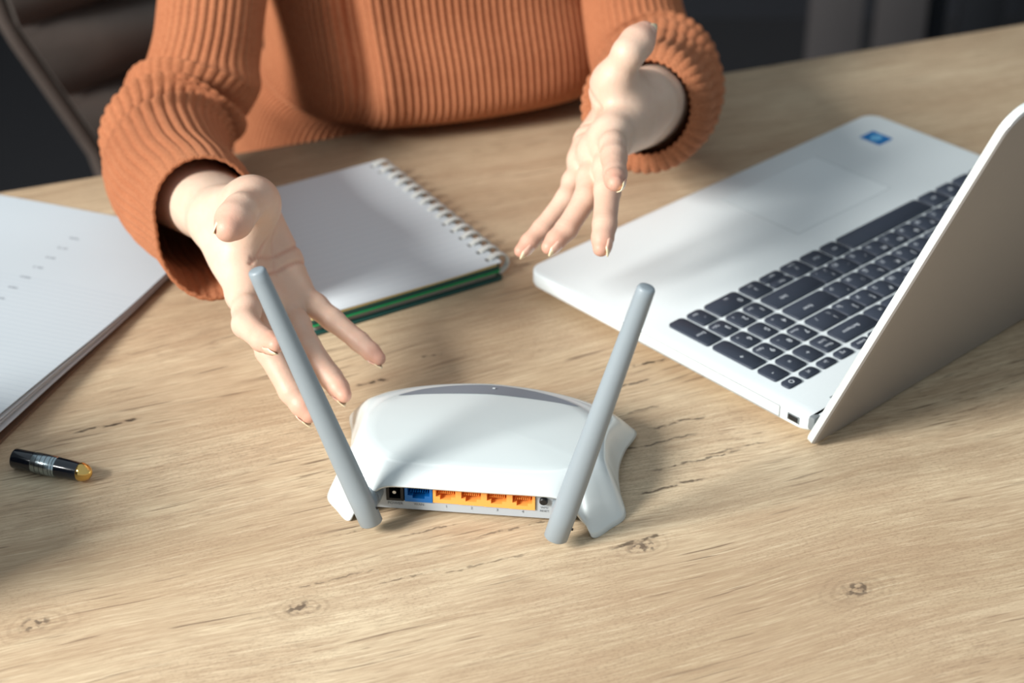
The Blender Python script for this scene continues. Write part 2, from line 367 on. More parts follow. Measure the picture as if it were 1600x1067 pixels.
# status light, sticker, side details
rbox('status_light', (.006, .0016, .0006), (.030, -.2445, TZ), M_GROOVE, lap, bev=0)
M_STK = plain('blue_sticker', (18, 112, 178), .4); M_STK2 = plain('pale_blue_print', (120, 190, 228), .4)
st = slab('sticker', rrect(.017, .0195, .001, 3, .3425, -.0335), TZ+.0001, TZ+.0004, M_STK, lap, bev=.0001)
slab('sticker_emblem', [(.3425+.0052*math.cos(a)*s, -.0335+.0040*math.sin(a)*s) for s in (1,) for a in np.linspace(0, 2*math.pi, 24, endpoint=False)], TZ+.0004, TZ+.00048, M_STK2, st, bev=0)
text_mesh('sticker_print', [('intel', 0, .0006, .0032), ('inside', 0, -.0018, .0022)], (-1, 0, 0), (0, -1, 0), (.3425, -.0335, TZ+.00052), M_STK, st)
M_SEAM = plain('seam', (158, 163, 164), .7)
drv = rbox('drive_tray', (.0012, .135, .0072), (.0002, -.160, .0146), M_EDGE, lap, bev=.0004)
for (y, z, sy, sz) in ((-.160, .0186, .135, .0004), (-.2278, .0146, .0005, .0076), (-.160, .0108, .135, .0004)):
    rbox('tray_seam', (.0010, sy, sz), (-.0001, y, z), M_SEAM, drv, bev=0).location = (-.0004, y+.160, z-.0146)
rbox('lock_slot', (.0012, .0075, .0036), (-.0001, -.2385, .0146), M_BLACK, lap, bev=.0003)
rbox('lock_slot_rim', (.0008, .0095, .0052), (.0001, -.2385, .0146), M_GROOVE, lap, bev=.0003)
# lid: local plane leaning away from the deck
lid_a = math.atan2(.3586-.2577, .2552-.0094)
lid = empty('lid', (0, -.2577, .0094)); lid.parent = lap; lid.rotation_euler = (math.pi/2+lid_a, 0, 0)
# lid local: X across, Y up the lid (from hinge), Z = outward (back of lid faces +Z after rotation)
LT = .0062
def ll(ins, z): return [(x, y, z) for x, y in rrect(W_-2*ins, .274-2*ins, (.004, .004, .014, .014), 8, W_/2, .128)]
bpy.data.objects.remove(lid)
lid = loft('lid', [ll(.0008, -LT), ll(0, -LT+.0008), ll(0, -.0016), ll(.0007, -.0004), ll(.0022, 0)], None, lap, ang=30)
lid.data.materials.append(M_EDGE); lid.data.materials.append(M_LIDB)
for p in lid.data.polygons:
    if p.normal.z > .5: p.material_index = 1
lid.location = (0, -.2577, .0094); lid.rotation_euler = (math.pi/2+lid_a, 0, 0)
M_BEZ = plain('black_bezel', (22, 23, 26), .35); M_SCR = plain('dark_screen', (34, 38, 46), .08)
bz = slab('bezel', rrect(W_-.006, .258, .010, 5, W_/2, .133), -LT-.0006, -LT, M_BEZ, lid, bev=.0002)
slab('screen', rrect(.345, .195, .001, 2, W_/2, .142), -LT-.0008, -LT-.0004, M_SCR, lid, bev=0)
hb = rbox('hinge_bar', (.22, .012, .010), (W_/2, -.2500, .0155), M_BLACK, lap, bev=.003)
for x in (.012, .366): rbox('hinge', (.020, .006, .010), (x, -.2500, .0150), M_GROOVE, lap, bev=.002)
# ------------------------------------------------------------------ router
RO = (-.018, .893, 0); RY = math.radians(-6.5)
rt = empty('wifi_router', RO, RY, 'white wireless router with orange and blue ports and two grey antennas', 'router')
M_RW = plain('white_gloss_plastic', (214, 221, 221), .22, coat=.3); M_RP = plain('satin_grey_white_top', (203, 211, 211), .30)
M_RG = plain('light_grey_panel', (176, 183, 188), .45); M_RA = plain('grey_antenna_plastic', (142, 152, 158), .42)
M_RC = plain('grey_led_strip', (118, 124, 132), .5); M_BLUE = plain('blue_port', (14, 104, 178), .4); M_ORG = plain('orange_port', (255, 172, 84), .4)
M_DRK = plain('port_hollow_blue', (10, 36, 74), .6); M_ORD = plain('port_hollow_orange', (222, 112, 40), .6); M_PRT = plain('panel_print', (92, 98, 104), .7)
def closed_spline(pts, n):
    P = np.array(pts, float); m = len(P); out = []
    for s in np.linspace(0, m, n, endpoint=False):
        i = int(s); t = s-i; p0, p1, p2, p3 = P[(i-1) % m], P[i % m], P[(i+1) % m], P[(i+2) % m]
        out.append(.5*((2*p1)+(-p0+p2)*t+(2*p0-5*p1+4*p2-p3)*t*t+(-p0+3*p1-3*p2+p3)*t**3))
    return np.array(out)
def mirror(h): return h+[(-x, y, z) for x, y, z in reversed(h) if abs(x) > 1e-6]
# platform loop and outer rim loop, right half listed from the back centre to the front centre, same count
PL = [(0, -.0345), (.018, -.0344), (.034, -.0340), (.0455, -.0325), (.0520, -.0300), (.0555, -.0275), (.0585, -.0245), (.0620, -.0200), (.0650, -.0135), (.0672, -.0060), (.0682, .002), (.0672, .0120), (.0635, .0235), (.0580, .0305), (.0500, .0370), (.0380, .0435), (.0200, .0490), (0, .0515)]
PL = [(x, y, .0330-.02*max(0, y-.01)**1.0-.03*max(0, -y-.02)) for x, y in PL]
RM = [(0, -.0492, .0262), (.018, -.0491, .0262), (.036, -.0487, .0260), (.050, -.0482, .0245), (.0585, -.0475, .0175), (.0650, -.0480, .0080), (.0705, -.0510, .0008), (.0790, -.0415, .0004), (.0872, -.0285, .0008),
      (.0828, -.0110, .0050), (.0808, .008, .0068), (.0832, .028, .0062), (.0888, .0515, .0030), (.0830, .0580, .0050), (.0700, .0625, .0095), (.0500, .0660, .0125), (.0260, .0685, .0140), (0, .0695, .0140)]
NT_ = 272
P = closed_spline(mirror(PL), NT_); Q = closed_spline(mirror(RM), NT_)
rings = []; dome = lambda r: .0035*(1-r*r)
cen = np.array([0, .005, 0])
NR = 10
for k in range(1, NR+1):
    r = k/NR; q = cen+(P-cen)*r; q[:, 2] = P[:, 2]*r+.0325*(1-r)+dome(r); rings.append(q)
n_plat = len(rings)
ed = P.copy(); d = (Q-P)[:, :2]; dl = np.linalg.norm(d, axis=1)[:, None]; ed[:, :2] += d/dl*.0009; ed[:, 2] -= .0006; rings.append(ed)
C1 = ed.copy(); C1[:, :2] += (Q-ed)[:, :2]*.42; C1[:, 2] -= .0012
C2 = Q.copy(); C2[:, :2] -= (Q-ed)[:, :2]*.30; C2[:, 2] += (ed-Q)[:, 2]*.42
for s in np.linspace(0, 1, 15)[1:]:
    rings.append((1-s)**3*ed+3*s*(1-s)**2*C1+3*s*s*(1-s)*C2+s**3*Q)
V = [np.array([0, .005, .0325+dome(0)])]+[p for r in rings for p in r]
Fc = [(0, 1+i, 1+(i+1) % NT_) for i in range(NT_)]; fm = [1]*NT_
for j in range(len(rings)-1):
    for i in range(NT_):
        a = 1+j*NT_; b = a+NT_; Fc.append((a+i, b+i, b+(i+1) % NT_, a+(i+1) % NT_)); fm.append(1 if j < n_plat-1 else 0)
shell = mesh('shell', V, Fc, None, rt, mats=[M_RW, M_RP], fm=fm)
so = shell.modifiers.new('thick', 'SOLIDIFY'); so.thickness = .0018; so.offset = -1
# led strip: crescent along the front of the platform
V = []; Fc = []; idx = [i for i in range(NT_) if P[i][1] > .0335]
idx = sorted(idx, key=lambda i: P[i][0]); m_ = len(idx)
for w in range(5):
    for q_, i in enumerate(idx):
        s = (P[i][0]/.0545); depth = .0125*max(0, 1-s*s)**.8
        p = P[i].copy(); y1 = p[1]-.0004; y0 = p[1]-depth-.0004; yy = y1+(y0-y1)*w/4
        rr = math.hypot(p[0], yy-.005)/max(1e-6, math.hypot(p[0], p[1]-.005)); z = p[2]*rr+.0325*(1-rr)+dome(rr)+.00035
        V.append((p[0], yy, z))
strip = mesh('led_strip', V, grid_faces(m_, 5, False), M_RC, rt)
rbox('led_mark', (.0016, .0010, .0002), (0.002, .0455, .0341), M_RW, strip, bev=0)
# body under the shell with the port panel
def multi_box(name, boxes, mat, parent):
    V = []; Fc = []
    for (x0, x1, y0, y1, z0, z1) in boxes:
        b = len(V); V += [(x, y, z) for z in (z0, z1) for x, y in ((x0, y0), (x1, y0), (x1, y1), (x0, y1))]
        Fc += [tuple(b+i for i in f_) for f_ in ((3, 2, 1, 0), (4, 5, 6, 7), (0, 1, 5, 4), (1, 2, 6, 5), (2, 3, 7, 6), (3, 0, 4, 7))]
    return mesh(name, V, Fc, mat, parent, smooth=False)
multi_box('port_panel', [(-.0580, .0580, -.0295, .039, .0036, .0285), (-.0580, .0580, -.0395, -.0295, .0036, .0094), (-.0580, -.0499, -.0395, -.0295, .0094, .0255), (.0361, .0580, -.0395, -.0295, .0094, .0255)], M_RG, rt)
for x in (-.045, .045):
    for y in (-.03, .03): lathe('rubber_foot', [(.005, 0), (.005, .0036)], M_BLACK, rt, 12).location = (x, y, 0)
PY = -.0395; tilt = -.0015
def port(name, x0, x1, z0, z1, mat, hollow, notch, pins=0):
    w = x1-x0; h = z1-z0; f = .0017; cx = (x0+x1)/2; y0 = PY-.0010; y1 = PY+.0096
    # frame ring extruded from the panel with an open hollow
    out = [(x0, z0), (x1, z0), (x1, z1), (x0, z1)]
    zi = z0+.0026
    inn = [(x0+f, zi+.0018), (cx-w*.22, zi+.0018), (cx-w*.22, zi), (cx+w*.22, zi), (cx+w*.22, zi+.0018), (x1-f, zi+.0018), (x1-f, z1-f), (x0+f, z1-f)]
    if not notch: inn = [(x0+f, z0+f), (cx, z0+f), (x1-f, z0+f), (x1-f, (z0+z1)/2), (x1-f, z1-f), (cx, z1-f), (x0+f, z1-f), (x0+f, (z0+z1)/2)]
    o8 = [(x0, z0), (cx-w*.22, z0), (cx, z0), (cx+w*.22, z0), (x1, z0), (x1, (z0+z1)/2), (x1, z1), (x0, z1)] if notch else [(x0, z0), (cx, z0), (x1, z0), (x1, (z0+z1)/2), (x1, z1), (cx, z1), (x0, z1), (x0, (z0+z1)/2)]
    V = [(x, y1, z) for x, z in o8]+[(x, y0, z) for x, z in o8]+[(x, y0, z) for x, z in inn]+[(x, y1-.0006, z) for x, z in inn]
    Fc = []
    for r in range(3):
        for i in range(8): Fc.append((r*8+i, r*8+(i+1) % 8, (r+1)*8+(i+1) % 8, (r+1)*8+i))
    o = mesh(name, V, Fc, mat, rt, smooth=False)
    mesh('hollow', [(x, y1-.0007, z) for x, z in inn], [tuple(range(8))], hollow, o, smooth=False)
    for k in range(pins):
        xx = x0+f+.0016+(w-2*f-.0032)*k/max(1, pins-1)
        rbox('contact', (.0006, .0075, .0007), (xx, y1-.0048, z0+.0062+.0006), M_ORG if hollow is M_ORD else M_BLUE, o, bev=0, rot=(.35, 0, 0))
    return o
ZB, ZT = .0100, .0248
pw = port('power_port', -.0497, -.0397, .0096, ZT, M_BLACK, M_BLACK, False)
lathe('pin', [(.0011, 0), (.0011, .006)], plain('steel_pin', (190, 195, 200), .3, 1), pw, 10, 'Y').location = (-.0447, PY-.0025, .0165)
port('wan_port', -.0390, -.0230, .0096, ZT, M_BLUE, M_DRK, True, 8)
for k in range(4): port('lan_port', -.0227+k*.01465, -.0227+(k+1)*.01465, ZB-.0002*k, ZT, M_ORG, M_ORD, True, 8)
lathe('reset_button', [(.0024, 0), (.0024, .0016), (.0018, .0022)], M_BLACK, rt, 20, 'Y').location = (.0408, PY-.0005, .0165)
bpy.data.objects['reset_button'].rotation_euler = (math.pi, 0, 0)
def pz(x, z): return (x, PY-.0016-(z-.004)/.0245*.003+.0012, z)
for s, x, z, sz in (('POWER', -.0447, .0072, .0026), ('WAN', -.031, .0074, .0024), ('1', -.0152, .0073, .0024), ('2', -.0006, .0073, .0024), ('3', .0141, .0073, .0024), ('4', .0288, .0073, .0024), ('WPS/', .0412, .0112, .0020), ('RESET', .0412, .0088, .0020)):
    text_mesh('port_label', [(s, 0, 0, sz)], (1, 0, 0), (0, 0, 1), (x, PY-.0003, z), M_PRT, rt)
# antennas with swivel hinges
def antenna(x0, y0, lean, L, lab, sgn):
    a = empty('antenna', (x0, y0, .0075)); a.parent = rt; a.rotation_euler = (0, lean, 0); tag(a, lab)
    prof = []
    for z, rx, ry in ((-.0005, .0050, .0040), (0, .0060, .0048), (.001, .0068, .0055), (.02, .0070, .0058), (.05, .0067, .0056), (.10, .0059, .0052), (L-.006, .0050, .0046), (L-.0015, .0049, .0045), (L-.0003, .0043, .0039), (L, .0034, .003)):
        prof.append([(rx*math.cos(t)*(1-.0*math.sin(t)), ry*math.sin(t), z) for t in np.linspace(0, 2*math.pi, 28, endpoint=False)])
    loft('rod', prof, M_RA, a, ang=50)
    kn = lathe('knuckle', [(.0040, 0), (.0052, .001), (.0052, .0095), (.0046, .0105)], M_RA, a, 24, 'Y'); kn.location = (0, .0035, .0090)
    rbox('knuckle_slot', (.0022, .0006, .0014), (.0065, -.001, .010), M_BLACK, a, bev=0)
    hx = x0+.0075*math.sin(lean)
    hp = lathe('antenna_hinge', [(.0050, 0), (.0056, .002), (.0060, .010), (.0062, .014)], M_RA, rt, 28, 'Y'); hp.location = (hx, y0+.0125, .0150)
    return a
antenna(-.0547, -.0605, math.radians(-18.8), .170, 'grey antenna leaning toward the hands', -1)
antenna(.0496, -.0625, math.radians(15.2), .171, 'grey antenna leaning toward the laptop', 1)

# ------------------------------------------------------------------ spiral notebook
nb = empty('spiral_notebook', (-.1045, 1.2912, 0), math.atan2(-.854, .52), 'open white spiral notebook with green covers lying behind the router', 'notebook')
M_PAGE = None
def page_mat(name, col, spacing, axis, amt, lo_, hi_, dashes=False):
    t = NT(name); x, y, z = t.xyz(t.coord('Object')); v = x if axis == 'x' else y
    w = t.math('FRACT', t.math('DIVIDE', v, spacing)); m = t.math('MULTIPLY', t.math('LESS_THAN', w, .07), amt)
    m = t.math('MULTIPLY', m, t.math('MULTIPLY', t.math('GREATER_THAN', v, lo_), t.math('LESS_THAN', v, hi_)))
    c = t.mix(m, lin(*col), lin(120, 140, 165))
    if dashes:
        dx = t.math('FRACT', t.math('DIVIDE', y, .016)); 
        k = t.math('MULTIPLY', t.math('LESS_THAN', t.math('ABSOLUTE', t.math('SUBTRACT', dx, .5)), .07), t.math('MULTIPLY', t.math('GREATER_THAN', x, -.092), t.math('LESS_THAN', x, -.084)))
        k = t.math('MULTIPLY', k, t.math('GREATER_THAN', t.noise(t.scale(t.coord('Object'), (900, 300, 1)), 1, 2), .42))
        k = t.math('MULTIPLY', k, t.math('MULTIPLY', t.math('GREATER_THAN', y, -.16), t.math('LESS_THAN', y, -.03)))
        c = t.mix(t.math('MULTIPLY', k, .6), c, lin(90, 96, 110))
    t.put(t.b.inputs['Base Color'], c); t.bump(t.noise(t.coord('Object'), 350, 3, .6), .05, .0003); t.set(Roughness=.75, Specular_IOR_Level=.25)
    return t.m
M_PAGE = page_mat('ruled_page', (215, 222, 226), .008, 'x', .13, .012, .20)
M_YEL = plain('cream_paper_edge', (222, 196, 130), .8, nscale=600); M_GRN = plain('bright_green_page', (24, 150, 84), .55); M_DGR = plain('dark_green_cover', (26, 74, 68), .5)
M_GRY = plain('page_shadow_grey', (150, 140, 132), .85, nscale=900, namp=.12); M_WIRE = plain('white_wire', (222, 222, 216), .4, 0)
def nbs(name, x0, x1, y0, y1, z0, z1, m): return slab(name, rrect(x1-x0, y1-y0, .004, 4, (x0+x1)/2, (y0+y1)/2), z0, z1, m, nb, bev=.0002)
nbs('back_cover', -.001, .1895, -.150, .001, .0002, .0020, M_DGR)
nbs('lower_page_block', .001, .1855, -.147, -.002, .0020, .0062, M_GRY)  # edge coloured grey-brown to paint the shadow gap above the back cover
nbs('green_divider', .000, .1880, -.149, 0, .0062, .0074, M_GRN)
nbs('front_cover', .000, .1870, -.149, 0, .0074, .0106, M_DGR)
nbs('upper_page_block', .001, .1865, -.148, -.001, .0106, .0122, M_YEL)
# top page, slightly wavy
V = []
for j in range(17):
    for i in range(25):
        x = .187*i/24; y = -.148*j/16
        V.append((x, y, .0124+.0010*math.sin(x*24+y*9)*min(1, -y*30)+.0006))
mesh('top_page', V, grid_faces(25, 17, False), M_PAGE, nb, smooth=False); bpy.data.objects['top_page'].modifiers.new('thick', 'SOLIDIFY').thickness = .0005
ring = None; hol = None
for k in range(15):
    x = .0075+k*.0123
    if ring is None:
        V = []; n1, n2 = 22, 6
        for wq in (-.0012, .0012):
            b = len(V)
            for i in range(n1):
                a = math.radians(-150+300*i/(n1-1)); c = (.0086*math.cos(a), .0076*math.sin(a))
                for q in range(n2):
                    t = 2*math.pi*q/n2; r = .0010
                    V.append((wq+r*math.cos(t), c[0]+r*math.sin(t)*math.cos(a), c[1]+r*math.sin(t)*math.sin(a)))
        Fc = grid_faces(n2, n1, True); Fc = Fc+[tuple(i+n1*n2 for i in f) for f in Fc]
        ring = mesh('wire_ring', V, Fc, M_WIRE, nb); hol = rbox('punch_hole', (.0038, .0036, .0003), (0, 0, 0), M_BLACK, nb, bev=0)
        r_, h_ = ring, hol
    else:
        r_ = ring.copy(); h_ = hol.copy(); COL.objects.link(r_); COL.objects.link(h_)
    r_.location = (x, .0005, .0085); h_.location = (x, -.0066, .01345)

# ------------------------------------------------------------------ document pad (left)
dp = empty('document_pad', (-.2195, 1.1876, 0), math.atan2(.335, -.942)-math.pi, 'stack of printed white sheets on brown board beside the pen cap', 'papers')
# local x to the right (0 = right edge), y away (0 = far edge)
M_SHEET = page_mat('printed_sheet', (190, 199, 205), .0055, 'y', .30, -.285, -.10, True); M_BRN = plain('brown_board', (112, 84, 66), .8, nscale=60)
M_SHE2 = plain('white_sheet', (214, 214, 216), .8)
slab('backing_board', rrect(.214, .30, .002, 3, -.106, -.150), .0002, .0022, M_BRN, dp, bev=.0002)
def sheet(name, dx, dy, z0, lift, rot, mat):
    V = []
    for j in range(25):
        for i in range(9):
            x = -.21*i/8; y = -.297*j/24; s = -y/.297
            V.append((x*math.cos(rot)-y*math.sin(rot)+dx, x*math.sin(rot)+y*math.cos(rot)+dy, z0+lift*max(0, s-.15)**1.6*(1+.35*x/.21)+.0005*math.sin(s*11+x*30)))
    o = mesh(name, V, grid_faces(9, 25, False), mat, dp, smooth=False); o.modifiers.new('thick', 'SOLIDIFY').thickness = .00025
    return o
for k, (dx, dy, rot) in enumerate(((.001, .0, .004), (.000, .0, -.003), (-.001, -.001, .006), (.0008, 0, .0))):
    sheet('loose_sheet', dx, dy, .0032+k*.0007, .010+.0022*k, rot, M_SHE2)
sheet('printed_sheet', 0, 0, .0064, .0195, 0, M_SHEET)

# ------------------------------------------------------------------ pen cap
pc = empty('pen_cap', (-.296, .9045, .0062), math.atan2(.888-.904, .049), 'short black pen cap with silver band and golden rounded end', 'pen cap')
M_INK = plain('black_lacquer', (12, 18, 28), .16, coat=.6); M_CHR = plain('engraved_silver', (170, 184, 190), .22, 1, nscale=700, namp=.15); M_GOLD = plain('gold', (226, 188, 112), .16, 1)
lathe('barrel', [(.0046, -.0003), (.0058, 0), (.0061, .001), (.0061, .0125), (.0061, .030), (.0056, .0405), (.0053, .0435)], M_INK, pc, 40, 'X')
bd = lathe('silver_band', [(.0062, .0135), (.0064, .0140), (.0064, .0285), (.00615, .0290)], M_CHR, pc, 40, 'X')
for x in (.0165, .0195, .0225, .0255, .0275): lathe('band_groove', [(.00642, x), (.00648, x+.0002), (.00642, x+.0004)], M_INK, bd, 32, 'X')
lathe('gold_tip', [(.0054, .0433), (.0057, .0440), (.0056, .0455), (.0048, .0480), (.0034, .0500), (.0016, .0511), (.0004, .0514)], M_GOLD, pc, 36, 'X', 60)

# ------------------------------------------------------------------ unseen box added left of the frame to cast a shadow on the table
og = empty('shadow_caster_box', (-.445, .775, 0), .35, 'unseen dark box added left of the pen cap to shade the table', 'shadow caster')
M_CASTER = plain('dark_caster_box', (44, 40, 40), .6, nscale=150, bump=.3)
for (sx, sy, x, y) in ((.006, .15, -.045, 0), (.006, .15, .045, 0), (.09, .006, 0, -.075), (.09, .006, 0, .075)): rbox('side_panel', (sx, sy, .13), (x, y, .065), M_CASTER, og, bev=.0015)
rbox('bottom_panel', (.088, .148, .005), (0, 0, .003), M_CASTER, og, bev=.001)
# ------------------------------------------------------------------ person
def surface_nets(D, origin, h):
    s = D < 0; nx_, ny_, nz_ = D.shape
    corners = [(i, j, k) for i in (0, 1) for j in (0, 1) for k in (0, 1)]
    cnt = np.zeros((nx_-1, ny_-1, nz_-1), np.int8)
    for i, j, k in corners: cnt += s[i:nx_-1+i, j:ny_-1+j, k:nz_-1+k]
    act = (cnt > 0) & (cnt < 8); idx = -np.ones(act.shape, np.int64); cells = np.argwhere(act); idx[act] = np.arange(len(cells))
    acc = np.zeros((len(cells), 3)); num = np.zeros(len(cells)); c = cells
    for ax in range(3):
        o1, o2 = [a for a in range(3) if a != ax]
        for a in (0, 1):
            for b in (0, 1):
                p = c.copy(); p[:, o1] += a; p[:, o2] += b; q = p.copy(); q[:, ax] += 1
                d0 = D[p[:, 0], p[:, 1], p[:, 2]]; d1 = D[q[:, 0], q[:, 1], q[:, 2]]
                m = (d0 < 0) != (d1 < 0); t = np.zeros(len(c)); t[m] = d0[m]/(d0[m]-d1[m])
                pt = p.astype(float); pt[:, ax] += t; acc[m] += pt[m]; num[m] += 1
    V = origin+h*(acc/num[:, None]); Fq = []
    for ax in range(3):
        o1, o2 = [(1, 2), (2, 0), (0, 1)][ax]
        sl0 = [slice(1, -1)]*3; sl1 = [slice(1, -1)]*3; sl0[ax] = slice(0, -1); sl1[ax] = slice(1, None)
        a = s[tuple(sl0)]; b = s[tuple(sl1)]; e = np.argwhere(a != b)
        if not len(e): continue
        inside = a[e[:, 0], e[:, 1], e[:, 2]]
        base = e.copy()
        for q in range(3):
            if q != ax: base[:, q] += 1
        def I(d1, d2):
            p = base.copy(); p[:, o1] += d1; p[:, o2] += d2; return idx[p[:, 0], p[:, 1], p[:, 2]]
        quad = np.stack([I(-1, -1), I(0, -1), I(0, 0), I(-1, 0)], 1)
        quad[~inside] = quad[~inside][:, ::-1]; Fq.append(quad)
    return V, np.concatenate(Fq)
class Field:
    """sampled signed distance with local evaluation"""
    def __init__(s, lo_, hi_, h):
        s.o = np.array(lo_, float); s.h = h; s.n = np.ceil((np.array(hi_)-s.o)/h).astype(int)+1
        s.ax = [s.o[i]+h*np.arange(s.n[i]) for i in range(3)]; s.big = .03
    def new(s): return np.full(tuple(s.n), s.big, np.float32)
    def win(s, lo_, hi_):
        a = np.clip(np.floor((lo_-s.o)/s.h).astype(int), 0, s.n-1); b = np.clip(np.ceil((hi_-s.o)/s.h).astype(int)+1, 1, s.n); return tuple(slice(a[i], b[i]) for i in range(3))
    def cone(s, D, a, b, ra, rb, k, pad=.024):
        a = np.array(a, float); b = np.array(b, float); r = max(ra, rb)+pad; w = s.win(np.minimum(a, b)-r, np.maximum(a, b)+r)
        X = s.ax[0][w[0]][:, None, None]; Y = s.ax[1][w[1]][None, :, None]; Z = s.ax[2][w[2]][None, None, :]
        d = b-a; L2 = max(d@d, 1e-12); t = np.clip(((X-a[0])*d[0]+(Y-a[1])*d[1]+(Z-a[2])*d[2])/L2, 0, 1)
        q = np.sqrt((X-a[0]-t*d[0])**2+(Y-a[1]-t*d[1])**2+(Z-a[2]-t*d[2])**2)-(ra+(rb-ra)*t)
        s.smin(D, w, q, k)
    def ell(s, D, c, R_, rad, k, pad=.024):
        c = np.array(c, float); R_ = np.array(R_, float); rad = np.array(rad, float); m = rad.max()+pad; w = s.win(c-m, c+m)
        X = s.ax[0][w[0]][:, None, None]-c[0]; Y = s.ax[1][w[1]][None, :, None]-c[1]; Z = s.ax[2][w[2]][None, None, :]-c[2]
        l = [(X*R_[i][0]+Y*R_[i][1]+Z*R_[i][2])/rad[i] for i in range(3)]; k0 = np.sqrt(l[0]**2+l[1]**2+l[2]**2); k1 = np.sqrt((l[0]/rad[0])**2+(l[1]/rad[1])**2+(l[2]/rad[2])**2)
        s.smin(D, w, k0*(k0-1)/np.maximum(k1, 1e-6), k)
    def smin(s, D, w, q, k):
        a = D[w]; hh = np.maximum(k-np.abs(a-q), 0)/k; D[w] = np.minimum(a, q)-hh*hh*k*.25
def sm(a, b, k): hh = np.maximum(k-np.abs(a-b), 0)/k; return np.minimum(a, b)-hh*hh*k*.25
def relax(V, Fq, it=2, lam=.5):
    e = np.concatenate([Fq[:, [0, 1]], Fq[:, [1, 2]], Fq[:, [2, 3]], Fq[:, [3, 0]]]); e = np.concatenate([e, e[:, ::-1]])
    deg = np.bincount(e[:, 0], minlength=len(V)).astype(float)[:, None]
    for _ in range(it):
        S = np.stack([np.bincount(e[:, 0], V[e[:, 1], i], minlength=len(V)) for i in range(3)], 1); V = V+lam*(S/np.maximum(deg, 1)-V)
    return V
def vnormals(V, Fq):
    n = np.cross(V[Fq[:, 2]]-V[Fq[:, 0]], V[Fq[:, 3]]-V[Fq[:, 1]]); N = np.zeros_like(V)
    for i in range(4): np.add.at(N, Fq[:, i], n)
    return N/np.maximum(np.linalg.norm(N, axis=1), 1e-12)[:, None]
unit = lambda v: v/np.linalg.norm(v)
FR = {'index': (.0092, .0080, .0071, .0060), 'middle': (.0093, .0082, .0073, .0061), 'ring': (.0090, .0077, .0069, .0058), 'pinky': (.0080, .0069, .0061, .0052)}
NAILS = []
